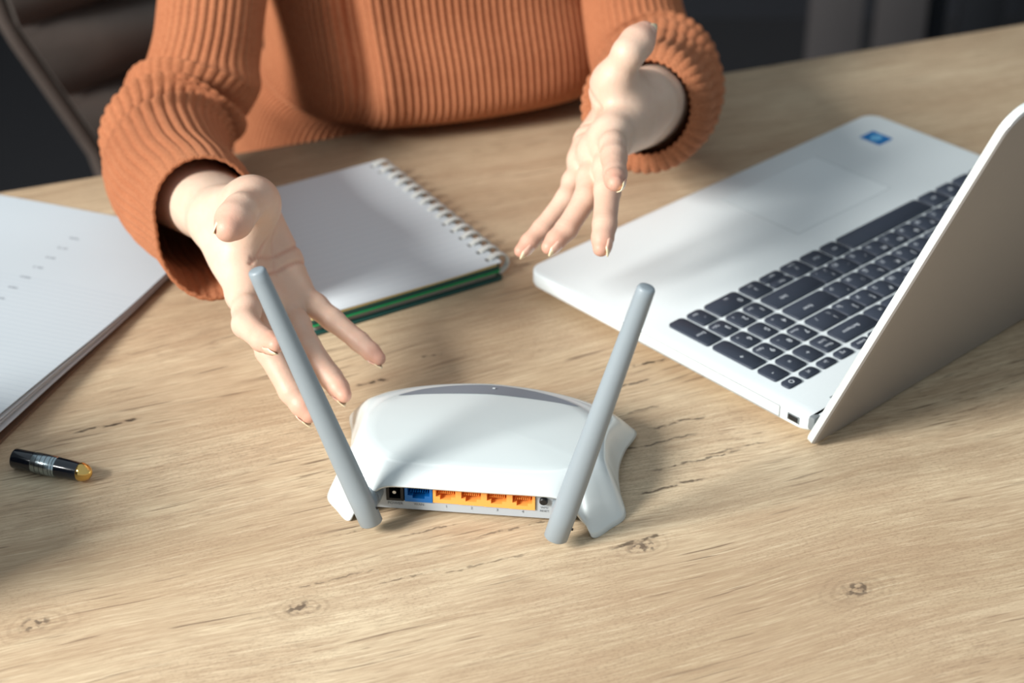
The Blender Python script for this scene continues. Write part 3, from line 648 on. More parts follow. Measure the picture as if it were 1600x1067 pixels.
def hand(H, face, rf, nail_face=(0, 0, 0)):
    """H joints in metres; face = rough direction the palm looks to"""
    H = {k: np.array(v, float) for k, v in H.items()}; W = H['W']; E = H['E']
    mid = unit(H['middle'][0]-W); lat = H['index'][0]-H['pinky'][0]; lat = unit(lat-mid*(lat@mid)); N = np.cross(mid, lat)
    if N@np.array(face, float) < 0: N = -N
    Ed = unit(E-W); F0 = W+Ed*.155
    allp = np.concatenate([v.reshape(-1, 3) for k, v in H.items() if k != 'E']+[F0[None]])
    f = Field(allp.min(0)-.03, allp.max(0)+.03, .00105)
    palm = f.new(); k = .011
    flat = unit(lat-Ed*(lat@Ed))
    # forearm and wrist
    for sgn in (-1, 1): f.cone(palm, W+flat*sgn*.0088-N*.001, F0+flat*sgn*.012, .0168, rf, k)
    f.cone(palm, W-N*.001, F0, .0165, rf*1.18, k)
    car = {'index': .014, 'middle': .005, 'ring': -.004, 'pinky': -.012}
    for nme, o in car.items():
        m = H[nme][0]; r = FR[nme][0]
        f.cone(palm, W+lat*o+mid*.006, m-unit(m-W)*.003, .0150, r*1.12, k)
        f.cone(palm, m+N*.0035-unit(m-W)*.010, m+N*.0030, r*.95, r*.92, .008)       # pads under the knuckles
        f.cone(palm, m-N*.002, m-N*.002, r*.98, r*.98, .006)                        # knuckle
    p5 = H['pinky'][0]
    f.cone(palm, W-lat*.013+N*.007+mid*.008, W*.35+p5*.65+N*.006-lat*.003, .0145, .0115, .012)   # heel of the little-finger side
    tc, tm, ti, tt = H['thumb']
    f.cone(palm, W+lat*.010+N*.006+mid*.006, tc+(tm-tc)*.55+N*.003, .0150, .0150, .012)
    f.cone(palm, tc, tm, .0145, .0118, .012)
    i0 = H['index'][0]
    f.cone(palm, tc*.35+tm*.65, (i0*.62+W*.38)+N*.001, .0075, .0085, .014)          # web of skin
    f.cone(palm, tc*.55+tm*.45, (i0*.45+W*.55), .0095, .0110, .014)
    tot = palm.copy()
    # thumb
    d = f.new(); td = unit(tt-ti)
    f.cone(d, tm, ti, .0112, .0100, .005); f.cone(d, ti, ti+(tt-ti)*.55, .0101, .0105, .005); f.cone(d, ti+(tt-ti)*.55, tt, .0104, .0080, .005)
    tot = sm(palm, d, .008)
    for nme, rr in FR.items():
        j = H[nme]; d = f.new(); kk = .003
        f.cone(d, j[0]-(j[1]-j[0])*.1, j[1], rr[0]*1.0, rr[1]*1.02, kk); f.cone(d, j[1], j[2], rr[1]*1.0, rr[2]*1.02, kk)
        m2 = j[2]+(j[3]-j[2])*.6; f.cone(d, j[2], m2, rr[2]*1.0, rr[2]*.95, kk); f.cone(d, m2, j[3], rr[2]*.94, rr[3]*.86, .002)
        for a, b in ((0, 1),): c = j[a]*.45+j[b]*.55; f.cone(d, c+N*.0016, c+N*.0016, rr[b]*1.0, rr[b]*1.0, .004)
        tot = sm(tot, sm(palm, d, .007), .0016)
    V, Fq = surface_nets(tot, f.o, f.h); V = relax(V, Fq, 3, .5); nr = vnormals(V, Fq)
    # palm creases, on the palm side only
    U2 = lambda q: np.stack([(q-W)@lat, (q-W)@mid], -1)
    uv = U2(V); pn = nr@N
    L = {n: U2(H[n][0]) for n in FR}; th = U2(tm)
    def bez(a, b, c, n=24): t = np.linspace(0, 1, n)[:, None]; return (1-t)**2*a+2*t*(1-t)*b+t*t*c
    cr = [(bez(L['index']+[.000, -.014], np.array([.004, .040]), np.array([.002, .006])), .0011), (bez(L['index']+[-.002, -.017], L['ring']+[.0, -.022], L['pinky']+[-.006, -.026]), .0013),
          (bez(L['index']+[-.006, -.006], L['middle']+[-.003, -.016], L['pinky']+[-.008, -.012]), .0013), (bez(np.array([-.002, .010]), np.array([-.004, .030]), L['middle']+[-.001, -.012]), .0008),
          (bez(np.array([-.018, .0]), np.array([0, .004]), np.array([.018, .0])), .0006)]
    disp = np.zeros(len(V))
    for c, amp in cr:
        for i in range(len(c)-1):
            pass
        dd = np.sqrt(((uv[:, None, :]-c[None, ::1, :])**2).sum(-1)).min(1); disp = np.maximum(disp, amp*np.exp(-(dd/.0016)**2))
    disp *= np.clip((pn-.15)/.4, 0, 1)*(np.abs((V-W)@N) < .04)
    V = V-nr*disp[:, None]
    # finger joint creases (palm side) and knuckle wrinkles (back)
    for nme in FR:
        j = H[nme]
        for a in (1, 2):
            ax = unit(j[a+1]-j[a-1]); q = V-j[a]; al = q@ax; rd = np.linalg.norm(q-al[:, None]*ax, axis=1)
            m = (rd < FR[nme][a]*1.5) & (np.abs(al) < .006)
            V[m] -= nr[m]*((.00012*np.exp(-(al[m]/.0009)**2)+.00015*np.exp(-((np.abs(al[m])-.0028)/.0008)**2))*np.clip(pn[m]+.4, .25, 1))[:, None]
    # colour: redder on tips, knuckles and the creased palm
    red = np.zeros(len(V))
    for nme in list(FR)+['thumb']:
        q = np.linalg.norm(V-H[nme][3], axis=1); red = np.maximum(red, .9*np.exp(-(q/.015)**2))
        q = np.linalg.norm(V-H[nme][1], axis=1); red = np.maximum(red, .35*np.exp(-(q/.011)**2))
    for nme in FR:
        for a in (1, 2):
            p0, p1 = H[nme][a], H[nme][a+1]; dd = p1-p0; tq = np.clip((V-p0)@dd/(dd@dd), 0, 1); q = np.linalg.norm(V-p0-tq[:, None]*dd, axis=1)
            red = np.maximum(red, (.25+.30*(a-1+tq)/2)*np.exp(-(q/.013)**4))
    red = np.maximum(red, np.clip(disp/.0011, 0, 1)*.7); red = np.maximum(red, np.clip(pn, 0, 1)*.22*((V-W)@mid > .01))
    # nails
    for nme in list(FR)+['thumb']:
        j = H[nme]; ax = unit(j[3]-j[2]); r = .0098 if nme == 'thumb' else FR[nme][2]*.95
        if nme == 'thumb': dors = -unit((N*.35-lat*.9)-ax*((N*.35-lat*.9)@ax))
        else:
            fc_ = -N+np.array(nail_face); dors = unit(fc_-ax*(fc_@ax))
        NAILS.append((nme, j[2].copy(), j[3].copy(), ax, dors, r))
    return V, Fq, red
HANDS = {'H1': {'E': (-0.2640, 1.2250, 0.0440),
        'W': (-0.1775, 1.0373, 0.0977),
        'index': [(-0.1615, 0.9739, 0.0786), (-0.1566, 0.9352, 0.0806), (-0.1444, 0.9153, 0.0827), (-0.135, 0.9, 0.0883)],
        'middle': [(-0.1512, 0.9874, 0.0644), (-0.1458, 0.9452, 0.0567), (-0.1318, 0.9281, 0.0385), (-0.1207, 0.9174, 0.0287)],
        'pinky': [(-0.1368, 1.0074, 0.0624), (-0.1116, 0.9883, 0.0524), (-0.0941, 0.9759, 0.0437), (-0.0818, 0.9654, 0.0381)],
        'ring': [(-0.1426, 0.9995, 0.0591), (-0.1252, 0.9653, 0.0474), (-0.1101, 0.9491, 0.0346), (-0.1016, 0.9369, 0.03)],
        'thumb': [(-0.166, 1.022, 0.1072), (-0.1553, 0.9942, 0.1326), (-0.1589, 0.9657, 0.1397), (-0.1638, 0.9454, 0.1391)]},
 'H2': {'E': (0.1230, 1.3700, 0.0330),
        'W': (0.0853, 1.146, 0.1217),
        'index': [(0.0643, 1.0814, 0.135), (0.0632, 1.0409, 0.138), (0.0628, 1.0176, 0.1381), (0.0619, 0.9994, 0.1411)],
        'middle': [(0.0613, 1.0832, 0.1265), (0.0598, 1.04, 0.1154), (0.0573, 1.014, 0.1056), (0.0545, 0.9982, 0.0971)],
        'pinky': [(0.0475, 1.1006, 0.1052), (0.0352, 1.0713, 0.0938), (0.0194, 1.0558, 0.0801), (0.0057, 1.0421, 0.0712)],
        'ring': [(0.0544, 1.0897, 0.1161), (0.0467, 1.0499, 0.1048), (0.0342, 1.0318, 0.0925), (0.0232, 1.0206, 0.0858)],
        'thumb': [(0.0743, 1.1313, 0.1321), (0.0665, 1.1152, 0.1575), (0.0747, 1.1103, 0.1782), (0.0857, 1.1264, 0.1852)]}}
S1 = [(-0.2267, 1.332, 0.1282, 0.04, 0.04), (-0.2308, 1.307, 0.0972, 0.04, 0.04), (-0.2386, 1.286, 0.0725, 0.041, 0.041), (-0.2503, 1.2526, 0.0565, 0.042, 0.042), (-0.2467, 1.2053, 0.0559, 0.043, 0.044), (-0.2277, 1.1396, 0.0637, 0.042, 0.045), (-0.2060, 1.0861, 0.077, 0.039, 0.044), (-0.1965, 1.0583, 0.0820, 0.034, 0.045)]
S2 = [(0.0956, 1.4126, 0.097, 0.039, 0.039), (0.1024, 1.3891, 0.0683, 0.042, 0.042), (0.1101, 1.3593, 0.058, 0.045, 0.045), (0.1087, 1.3108, 0.0652, 0.046, 0.046), (0.1022, 1.2505, 0.0816, 0.0465, 0.047), (0.0958, 1.2027, 0.0993, 0.046, 0.046), (0.0924, 1.182, 0.1077, 0.0425, 0.043), (0.0911, 1.1774, 0.1097, 0.033, 0.033)]
def skin_mat():
    t = NT('pale_skin'); a = t.n('ShaderNodeAttribute', attribute_name='blush').outputs['Fac']
    nz = t.noise(t.coord(), 60, 3, .6); nf = t.noise(t.coord(), 900, 3, .6)
    c = t.mix(t.ramp(nz, .3, .7, 0, .5), lin(221, 192, 170), lin(211, 176, 153)); c = t.mix(t.math('MULTIPLY', a, .75), c, lin(205, 138, 116))
    t.put(t.b.inputs['Base Color'], c); t.bump(t.math('ADD', nf, t.math('MULTIPLY', t.noise(t.coord(), 170, 4, .6), 2.0)), .22, .0006)
    t.set(Roughness=.48, Specular_IOR_Level=.4, Subsurface_Weight=.18, Subsurface_Scale=.006, Subsurface_Radius=(1, .35, .2)); return t.m
M_SKIN = skin_mat()
pers = empty('person', (-.06, 1.56, -.75), 0, 'seated person in rust ribbed sweater holding both open hands over the table', 'person')
PO = np.array([-.06, 1.56, -.75])
parts = [hand(HANDS['H1'], (.5, -.7, .5), .0265), hand(HANDS['H2'], (-1, .1, -.2), .0325, (.1, -.75, .25))]
NAIL1, NAIL2 = NAILS[:5], NAILS[5:]
SH1, SH2 = np.array([-.185, 1.46, .30]), np.array([.085, 1.57, .30]); EL1, EL2 = np.array(HANDS['H1']['E']), np.array(HANDS['H2']['E'])
UP1 = [(-.150, 1.475, .312, .05, .05), (-.190, 1.44, .255, .047, .047), (-.218, 1.385, .185, .042, .042)]
UP2 = [(.075, 1.585, .312, .05, .05), (.090, 1.53, .245, .046, .046), (.095, 1.465, .165, .041, .041)]
NK = np.array([-.055, 1.525, .36])
# the rest of the body (under the clothes, and the head above the frame)
f = Field((-.42, 1.0, -.76), (.40, 1.85, .78), .009); f.big = .09; B = f.new(); pd = .06
for pth in (UP1+S1[:5], UP2+S2[:5]):
    for a_, b_ in zip(pth[:-1], pth[1:]): f.cone(B, a_[:3], b_[:3], .024, .024, .02, pd)
for hh_ in HANDS.values():
    w_ = np.array(hh_['W']); e_ = unit(np.array(hh_['E'])-w_); f.cone(B, w_+e_*.10, w_+e_*.18, .022, .022, .02, pd)
f.cone(B, SH1+[.05, .03, -.03], SH2+[-.05, .0, -.03], .05, .05, .03, pd)
f.cone(B, (-.09, 1.50, .20), (-.10, 1.52, -.20), .08, .09, .04, pd); f.cone(B, (-.02, 1.53, .20), (-.01, 1.55, -.20), .08, .09, .04, pd)
f.cone(B, NK-[0, 0, .05], NK+[.01, -.03, .10], .052, .048, .03, pd)
hd = NK+np.array([.02, -.05, .20]); fx = unit(np.array([.366, -.93, -.25])); rx = unit(np.cross(fx, [0, 0, 1])); ux = np.cross(rx, fx)
f.ell(B, hd, (rx, fx, ux), (.074, .094, .112), .03, pd); f.ell(B, hd+fx*.03-ux*.06, (rx, fx, ux), (.052, .056, .055), .03, pd)
f.cone(B, hd+fx*.092+ux*.015, hd+fx*.108-ux*.026, .008, .013, .015, pd)
for sg in (-1, 1): f.ell(B, hd+rx*sg*.076-ux*.01, (rx, fx, ux), (.010, .018, .030), .008, pd)
f.cone(B, hd+fx*.088-ux*.058-rx*.016, hd+fx*.088-ux*.058+rx*.016, .007, .007, .01, pd)
bv, bf = surface_nets(B, f.o, f.h); bv = relax(bv, bf, 3)
parts.append((bv, bf, np.zeros(len(bv))))
V = np.concatenate([p[0] for p in parts])-PO; offs = np.cumsum([0]+[len(p[0]) for p in parts]); Fq = np.concatenate([p[1]+o for p, o in zip(parts, offs)])
def npmesh(name, V, Fq, mat, parent):
    me = bpy.data.meshes.new(name); me.vertices.add(len(V)); me.vertices.foreach_set('co', np.asarray(V, np.float32).ravel())
    n = Fq.shape[1]; me.loops.add(Fq.size); me.loops.foreach_set('vertex_index', Fq.astype(np.int32).ravel()); me.polygons.add(len(Fq))
    me.polygons.foreach_set('loop_start', np.arange(0, Fq.size, n, dtype=np.int32)); me.polygons.foreach_set('loop_total', np.full(len(Fq), n, np.int32))
    me.polygons.foreach_set('use_smooth', np.ones(len(Fq), dtype=bool)); me.update(calc_edges=True); me.validate()
    if mat: me.materials.append(mat)
    return link(name, me, parent)
# open the forearm ends and the arm stubs, then bridge them so the body is one surface
keep = np.ones(len(V), bool)
for n_, hh_ in enumerate((HANDS['H1'], HANDS['H2'])):
    w_ = np.array(hh_['W'])-PO; e_ = unit(np.array(hh_['E'])-np.array(hh_['W'])); al = (V-w_)@e_; rd = np.linalg.norm(V-w_-al[:, None]*e_, axis=1)
    own = np.zeros(len(V), bool); own[offs[n_]:offs[n_+1]] = True; core = np.zeros(len(V), bool); core[offs[2]:] = True
    keep &= ~(own & (al > .130)); keep &= ~(core & (al < .142) & (al > .05) & (rd < .06))
red_all = np.concatenate([p[2] for p in parts]); Fq = Fq[keep[Fq].all(1)]; remap = np.cumsum(keep)-1; Fq = remap[Fq]; V = V[keep]; red_all = red_all[keep]
body = npmesh('body', V, Fq, M_SKIN, pers)
at_ = body.data.attributes.new('blush', 'FLOAT', 'POINT'); at_.data.foreach_set('value', red_all.astype(np.float32))
bm = bmesh.new(); bm.from_mesh(body.data)
for hh_ in HANDS.values():
    w_ = Vector(hh_['W'])-Vector(PO); e_ = (Vector(hh_['E'])-Vector(hh_['W'])).normalized()
    ee = [e for e in bm.edges if len(e.link_faces) == 1 and all(.10 < (v.co-w_).dot(e_) < .17 and (v.co-w_-e_*((v.co-w_).dot(e_))).length < .06 for v in e.verts)]
    try: bmesh.ops.bridge_loops(bm, edges=ee)
    except Exception as ex_: print('bridge', ex_)
bmesh.ops.delete(bm, geom=[v for v in bm.verts if not v.link_faces], context='VERTS')
bm.normal_update(); bm.to_mesh(body.data); bm.free()
for p_ in body.data.polygons: p_.use_smooth = True
# face details, hair
M_HAIR = plain('brown_hair', (62, 42, 32), .5, nscale=40); M_EYE = plain('eye_white', (232, 228, 222), .2); M_IRIS = plain('brown_iris', (60, 40, 30), .2); M_LIP = plain('lips', (176, 96, 88), .4)
for sg in (-1, 1):
    c = hd+fx*.078+rx*sg*.031+ux*.012-PO
    ey = lathe('eye', [(.0125*math.sin(a), -.0125*math.cos(a)) for a in np.linspace(.02, math.pi-.02, 12)], M_EYE, body, 16); ey.location = c
    ir = lathe('iris', [(.0055*math.cos(a), .0055*math.sin(a)*.4) for a in np.linspace(0, 1.5, 5)], M_IRIS, ey, 14); ir.rotation_euler = Vector(fx).to_track_quat('Z', 'Y').to_euler(); ir.location = fx*.0118
tube('lips', [hd+fx*(.094-.004*abs(s))-ux*(.058)+rx*.020*s-PO for s in np.linspace(-1, 1, 9)], [.002+.004*(1-abs(s)) for s in np.linspace(-1, 1, 9)], M_LIP, body, 8)
f = Field(hd-[.22, .22, .36], hd+[.22, .22, .2], .008); f.big = .09; B = f.new()
f.ell(B, hd-fx*.018+ux*.016, (rx, fx, ux), (.086, .098, .116), .03, pd)
for sg in (-1, 1):
    f.cone(B, hd+rx*sg*.074-fx*.01+ux*.03, hd+rx*sg*.09-fx*.02-ux*.19, .026, .020, .03, pd)
f.cone(B, hd-fx*.07, hd-fx*.09-ux*.22, .05, .035, .03, pd)
X, Y, Z = np.meshgrid(*f.ax, indexing='ij'); q = np.stack([X, Y, Z], -1)-hd
cut = np.maximum(q@fx-.035, -(q@ux)+.055-1*(np.abs(q@rx) > .066)); B = np.maximum(B, -np.minimum(.03-(.035-(q@fx)), .06-np.abs(q@rx)) if False else B)
face = np.sqrt(((q@rx)/.066)**2+((q@fx-.10)/.085)**2+((q@ux+.035)/.095)**2)-1; B = np.maximum(B, -face*.06)
hv, hf = surface_nets(B.astype(np.float32), f.o, f.h); npmesh('hair', relax(hv, hf, 3)-PO, hf, M_HAIR, pers)
# fingernails
M_NAIL = plain('pink_nail', (232, 186, 164), .22, coat=.4); M_NTIP = plain('nail_tip', (246, 226, 188), .25, coat=.4)
def nails(lst):
    for nme, j2, j3, ax, dors, r in lst:
        sd = np.cross(ax, dors); big = nme == 'thumb'; w = (.0068 if big else .0052 if nme != 'pinky' else .0044); L = (.0150 if big else .0118)
        end = j3+ax*(r*.60); V = []; nu, nv = 9, 9; fm = []
        for jv in range(nv):
            v = jv/(nv-1); al = -L+v*(L+.0018)
            ww = w*(1-.35*max(0, (v-.72)/.28)**2)*(1-.45*max(0, (.18-v)/.18)**2)
            for iu in range(nu):
                u = -1+2*iu/(nu-1); ph = u*ww/(r*.92)
                rr = r*(.99 if not big else .955)+.0001-(.0020*max(0, v-.45)/.55 if not big else .0034*max(0, v-.4)/.6)
                al2 = al-(.0022*u*u*v)+(.0018*u*u*(1-v))
                c = end+ax*al2; V.append(c+rr*(math.cos(ph)*dors+math.sin(ph)*sd)-PO)
        Fc = grid_faces(nu, nv, False)
        for jv in range(nv-1): fm += [1 if jv >= nv-3 else 0]*(nu-1)
        o = mesh('fingernail', V, Fc, None, body, mats=[M_NAIL, M_NTIP], fm=fm); so = o.modifiers.new('thick', 'SOLIDIFY'); so.thickness = .0007; so.offset = -1
nails(NAIL1); nails(NAIL2)

# ------------------------------------------------------------------ sweater
def knit_mat():
    t = NT('rust_knit'); P_ = t.coord(); a = t.noise(P_, 700, 2, .6); b = t.noise(P_, 14, 3, .5)
    rib = t.n('ShaderNodeAttribute', attribute_name='rib').outputs['Fac']
    c = t.mix(t.ramp(b, .3, .7, 0, .6), lin(172, 109, 75), lin(154, 93, 63)); c = t.mix(t.ramp(a, .45, .75, 0, .30), c, lin(192, 134, 99)); c = t.mix(t.ramp(a, .3, .5, .4, 0), c, lin(118, 64, 42))
    t.put(t.b.inputs['Base Color'], c); t.bump(a, .6, .0012); t.set(Roughness=.92, Specular_IOR_Level=.15, Sheen_Weight=.35, Sheen_Roughness=.5); t.put(t.b.inputs['Sheen Tint'], lin(230, 160, 120)); return t.m
M_KNIT = knit_mat()
def ribf(ph): return np.abs(np.cos(ph/2))**.45
def sleeve(name, path, nrib, amp, folds, parent, nrow=230, hem=None, hk=.72):
    S = spline(path, nrow); C = S[:, :3]; T = np.gradient(C, axis=0); T /= np.linalg.norm(T, axis=1)[:, None]
    for _ in range(6): T[1:-1] = (T[:-2]+T[1:-1]*2+T[2:])/4
    T /= np.linalg.norm(T, axis=1)[:, None]
    s = np.concatenate([[0], np.cumsum(np.linalg.norm(C[1:]-C[:-1], axis=1))]); s /= s[-1]
    nt = nrib*9; th = np.linspace(0, 2*math.pi, nt, endpoint=False); V = np.zeros((nrow, nt, 3)); u = np.cross(T[0], [1, 0, 0.]); u /= np.linalg.norm(u)
    base_u = None; rb = ribf(th*nrib)
    for i in range(nrow):
        # frame: b axis stays as close to 'up' as the path allows
        b = np.array([0, 0, 1.])-T[i]*T[i][2] if abs(T[i][2]) < .75 else None
        u = u-T[i]*(u@T[i]); u /= np.linalg.norm(u)
        w = np.cross(T[i], u)
        # ellipse radii: ra sideways, rb vertical
        zc = u[2]*np.cos(th)+w[2]*np.sin(th); ra, rbv = S[i, 3], S[i, 4]
        r = ra+(rbv-ra)*np.clip(np.abs(zc)/max(1e-3, math.sqrt(max(1e-6, u[2]**2+w[2]**2))), 0, 1)**1.5
        dirs = np.cos(th)[:, None]*u+np.sin(th)[:, None]*w
        r = r+amp*(1-hk*np.clip((s[i]-.90)/.1, 0, 1))*(rb-.7)
        for (t0, wd, am, dvec, spread, slant) in folds:
            dv = unit(np.array(dvec, float)-T[i]*(T[i]@np.array(dvec, float))); cs = dirs@dv
            wt = np.clip((cs-(1-2*spread))/(2*spread), 0, 1); tt = s[i]-t0-slant*(dirs@np.cross(T[i], dv))
            r = r+am*np.exp(-(tt/wd)**2)*wt
        Pn = C[i]+dirs*r[:, None]
        if hem is not None: Pn = Pn+hem(s[i], dirs, T[i])
        V[i] = Pn
    V[:, :, 2] = np.maximum(V[:, :, 2], .0030+.0012*(1-rb)[None, :])
    V = V.reshape(-1, 3)-PO
    i0 = np.arange(nt); i1 = (i0+1) % nt; Fq = np.concatenate([np.stack([j*nt+i0, j*nt+i1, (j+1)*nt+i1, (j+1)*nt+i0], 1) for j in range(nrow-1)])
    o = npmesh(name, V, Fq, M_KNIT, parent); so = o.modifiers.new('thick', 'SOLIDIFY'); so.thickness = .0026; so.offset = -1
    return o
# torso: horizontal sections from hip to shoulder, turned towards the table
LX = np.array([math.cos(TYAW), math.sin(TYAW), 0]); LN = np.array([math.sin(TYAW), -math.cos(TYAW), 0])   # across, and to the front
# z, centre along LX, front position along LN, half width, half depth (relative to the table's far edge plane at distance 0)
EDGE0 = np.array([TC[0], TC[1], 0])-LN*.46; XC = (np.array([-.065, 1.5, 0])-EDGE0)@LX
SEC = [(-.28, 0, -.075, .175, .115), (-.20, 0, -.075, .17, .115), (-.12, 0, -.060, .165, .115), (-.06, 0, -.045, .163, .115), (-.030, 0, -.028, .160, .115), (-.008, 0, -.008, .157, .115), (.0065, 0, .012, .152, .12), (.016, 0, .044, .150, .130), (.032, 0, .056, .148, .132), (.06, 0, .052, .148, .128),
       (.10, 0, .034, .15, .118), (.16, 0, .022, .155, .112), (.22, .0, .014, .16, .105), (.28, .0, -.0, .165, .098), (.32, 0, -.02, .160, .085), (.345, 0, -.045, .13, .065), (.362, 0, -.06, .085, .052), (.375, 0, -.062, .062, .048), (.40, 0, -.066, .056, .046)]
SEC = np.array(SEC); nrow = 170
zz = spline(np.stack([SEC[:, 0]*1.0, SEC[:, 1], SEC[:, 2], SEC[:, 3], SEC[:, 4]], 1), nrow)
NRB = 150; nt = NRB*7; ph = np.linspace(0, 2*math.pi, nt, endpoint=False); rb = ribf(ph*NRB)
tq = np.linspace(0, 2*math.pi, 4001); se = lambda v: np.sign(v)*np.abs(v)**.8
al = np.concatenate([[0], np.cumsum(np.hypot(np.diff(.152*se(np.cos(tq))), np.diff(.125*se(np.sin(tq)))))]); th = np.interp(ph/(2*math.pi)*al[-1], al, tq); V = np.zeros((nrow, nt, 3))
for i in range(nrow):
    z, xo, fr, hw, hd_ = zz[i]
    ex = 2.5; cx_ = np.sign(np.cos(th))*np.abs(np.cos(th))**(2/ex); cy_ = np.sign(np.sin(th))*np.abs(np.sin(th))**(2/ex)
    gx = np.cos(th)/np.maximum(hw, .01); gy = np.sin(th)/np.maximum(hd_, .01); gl = np.hypot(gx, gy)
    am = .0050
    # soft vertical folds and bagging of the cloth
    fold = .010*np.exp(-((th-4.15)/.12)**2)-.016*np.exp(-((th-3.98)/.10)**2)+.006*np.sin(th*5+z*20)*np.exp(-((z-.05)/.09)**2)*.5
    fold = fold*np.clip((z+.0)/.05, 0, 1)*np.clip((.32-z)/.1, 0, 1)
    px = hw*cx_+gx/gl*(am*(rb-.7)+fold); py = -hd_+hd_*-cy_+gy/gl*-(am*(rb-.7)+fold)*1
    Pn = EDGE0+LX*(XC+xo)+LN*(fr)+np.array([0, 0, z]); V[i] = Pn+px[:, None]*LX+py[:, None]*LN
# sin(th) = -1 side is the front
# keep clear of the table top
loc_y = (V-EDGE0)@LN
m = (loc_y > -.003) & (V[:, :, 2] < .0045) & (V[:, :, 2] > -.040)
V[m] -= (loc_y[m]+.003)[:, None]*LN
i0 = np.arange(nt); i1 = (i0+1) % nt; Fq = np.concatenate([np.stack([j*nt+i0, j*nt+i1, (j+1)*nt+i1, (j+1)*nt+i0], 1) for j in range(nrow-1)])
sw = npmesh('sweater', V.reshape(-1, 3)-PO, Fq, M_KNIT, pers); so = sw.modifiers.new('thick', 'SOLIDIFY'); so.thickness = .0025; so.offset = -1
camd = (0.15, -.8, .55)
def hem1(s, dirs, T):
    a = np.clip((s-.955)/.045, 0, 1); dn = np.clip(-dirs[:, 2], 0, 1)**2
    return (T[None, :]*(.012*dn-.004*np.clip(dirs[:, 2], 0, 1))[:, None]+np.array([0, 0, -1])[None, :]*(.004*dn)[:, None])*a
F1 = [(.572, .020, .012, (.1, -.7, .7), .9, .03), (.606, .0075, -.013, (.2, -.7, .7), .9, .03), (.635, .017, .012, (.2, -.7, .7), .85, .05), (.666, .0075, -.012, (.4, -.6, .7), .8, .06), (.692, .016, .006, (.5, -.5, .7), .6, .08), (.76, .10, .004, (-.8, -.3, .4), .8, 0)]
sleeve('sleeve', UP1+S1, 38, .0030, F1, sw, hem=hem1)
F2 = [(.655, .018, .008, (.6, -.3, .7), .85, -.03), (.700, .009, -.011, (.6, -.3, .7), .8, -.03), (.745, .018, .008, (.6, -.3, .7), .85, -.03), (.800, .009, -.013, (.6, -.3, .7), .8, -.03), (.85, .02, .006, (.5, -.3, .8), .8, 0)]
sleeve('sleeve', UP2+S2, 40, .0028, F2, sw, hk=.3)
# trousers and shoes under the table
M_JEAN = plain('dark_jeans', (42, 48, 62), .9, nscale=60); M_SHOE = plain('black_shoe', (24, 24, 26), .5)
f = Field((-.4, .95, -.76), (.35, 1.85, -.05), .009); f.big = .09; B = f.new()
hipc = np.array([-.055, 1.60, -.20]); kn = []
f.cone(B, hipc-LX*.07, hipc+LX*.07, .105, .105, .04, pd)
for sg in (-1, 1):
    hp = hipc+LX*sg*.085+[0, 0, -.02]; ke = hp+LN*.42+LX*sg*.02+[0, 0, .01]; an = ke-LN*.04+np.array([0, 0, -.44]); kn.append(an)
    f.cone(B, hp, ke, .082, .058, .03, pd); f.cone(B, ke, an, .056, .042, .02, pd)
jv, jf = surface_nets(B, f.o, f.h); npmesh('trousers', relax(jv, jf, 3)-PO, jf, M_JEAN, pers)
for an in kn:
    f = Field(an-[.2, .3, .14], an+[.2, .3, .1], .007); f.big = .09; B = f.new(); a0 = np.array([an[0], an[1], -.708])
    f.cone(B, a0-LN*.03, a0+LN*.15, .036, .032, .02, pd); f.cone(B, a0, an, .036, .036, .03, pd)
    X, Y, Z = np.meshgrid(*f.ax, indexing='ij'); B = np.maximum(B, -.744-Z).astype(np.float32)
    jv, jf = surface_nets(B, f.o, f.h); npmesh('shoe', relax(jv, jf, 1)-PO, jf, M_SHOE, pers)

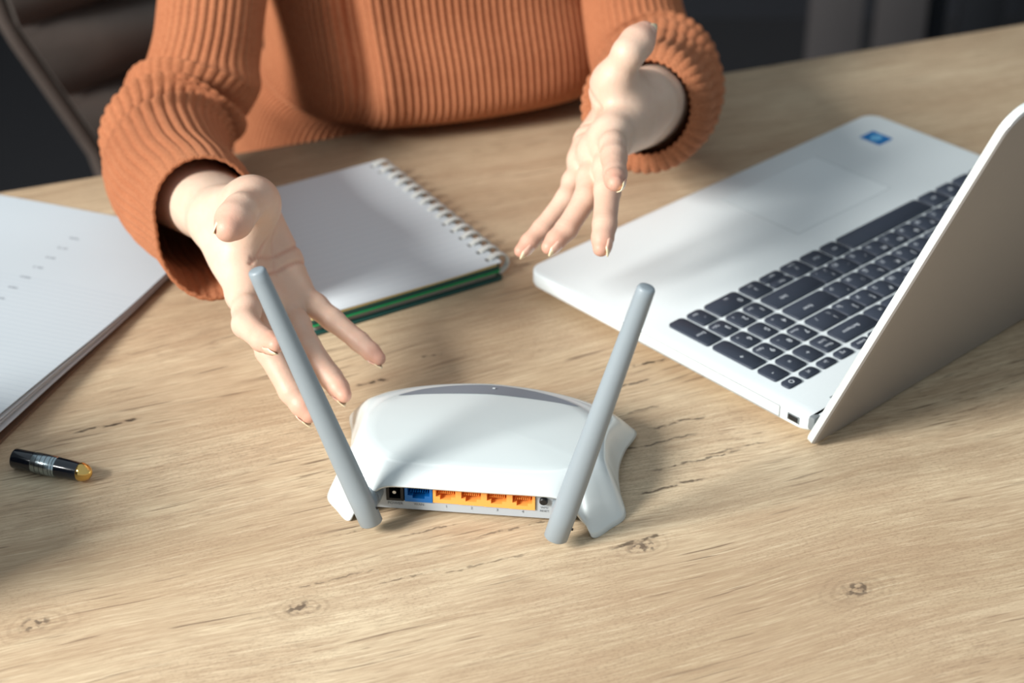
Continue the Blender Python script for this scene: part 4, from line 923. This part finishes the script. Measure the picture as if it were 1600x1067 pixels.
# ------------------------------------------------------------------ chair
CY = math.radians(35); ch = empty('leather_chair', (-.225+.57*.22, 1.79-.82*.22, -.75), CY, 'brown leather chair with channel-stitched back behind the seated person', 'chair')
M_LEA = plain('brown_leather', (80, 73, 68), .45, nscale=35, namp=.1, bump=.2); M_PIP = plain('tan_leather_edge', (86, 76, 70), .5, nscale=60); 
def hwid(z): return float(np.interp(z, [.42, .60, .75, .95, 1.05], [.185, .225, .295, .335, .31]))
zs = np.arange(.44, 1.06, .0775); BY = .22
for a, b in zip(zs[:-1], zs[1:]):
    V = []; nu, nv = 15, 9
    for side in (0, 1):
        for j in range(nv):
            for i in range(nu):
                u = -1+2*i/(nu-1); v = j/(nv-1); z = a+(b-a)*v+.0006*(1 if v > .5 else -1)*0
                bul = .026*(1-abs(2*v-1)**2.6)*(1-abs(u)**8)
                V.append((u*hwid(z), BY-.03-bul+.05*(1-u*u)*.6 if side == 0 else BY+.045+.03*(1-u*u), z))
    n = nu*nv; Fc = grid_faces(nu, nv, False)+[tuple(reversed([q+n for q in fc])) for fc in grid_faces(nu, nv, False)]
    for j in range(nv-1):
        Fc += [(j*nu, (j+1)*nu, n+(j+1)*nu, n+j*nu), (j*nu+nu-1, n+j*nu+nu-1, n+(j+1)*nu+nu-1, (j+1)*nu+nu-1)]
    for i in range(nu-1): Fc += [(i, n+i, n+i+1, i+1), ((nv-1)*nu+i, (nv-1)*nu+i+1, n+(nv-1)*nu+i+1, n+(nv-1)*nu+i)]
    sharp(mesh('back_panel', V, Fc, M_LEA, ch), 40)
for sg in (-1, 1): tube('piping', [(sg*(hwid(z)+.006), BY-.012, z) for z in np.linspace(.44, 1.05, 24)], .009, M_PIP, ch, 12)
rbox('seat', (.46, .48, .10), (0, -.04, .40), M_LEA, ch, bev=.03, seg=4)
for sx in (-1, 1):
    for sy in (-1, 1): tube('leg', [(sx*.17, sy*.17-.02, .36), (sx*.21, sy*.21-.02, 0)], [.018, .012], M_LEGS, ch, 12)
for sx in (-1, 1): rbox('back_support', (.04, .02, .20), (sx*.12, BY+.02, .40), M_LEGS, ch, bev=.004)
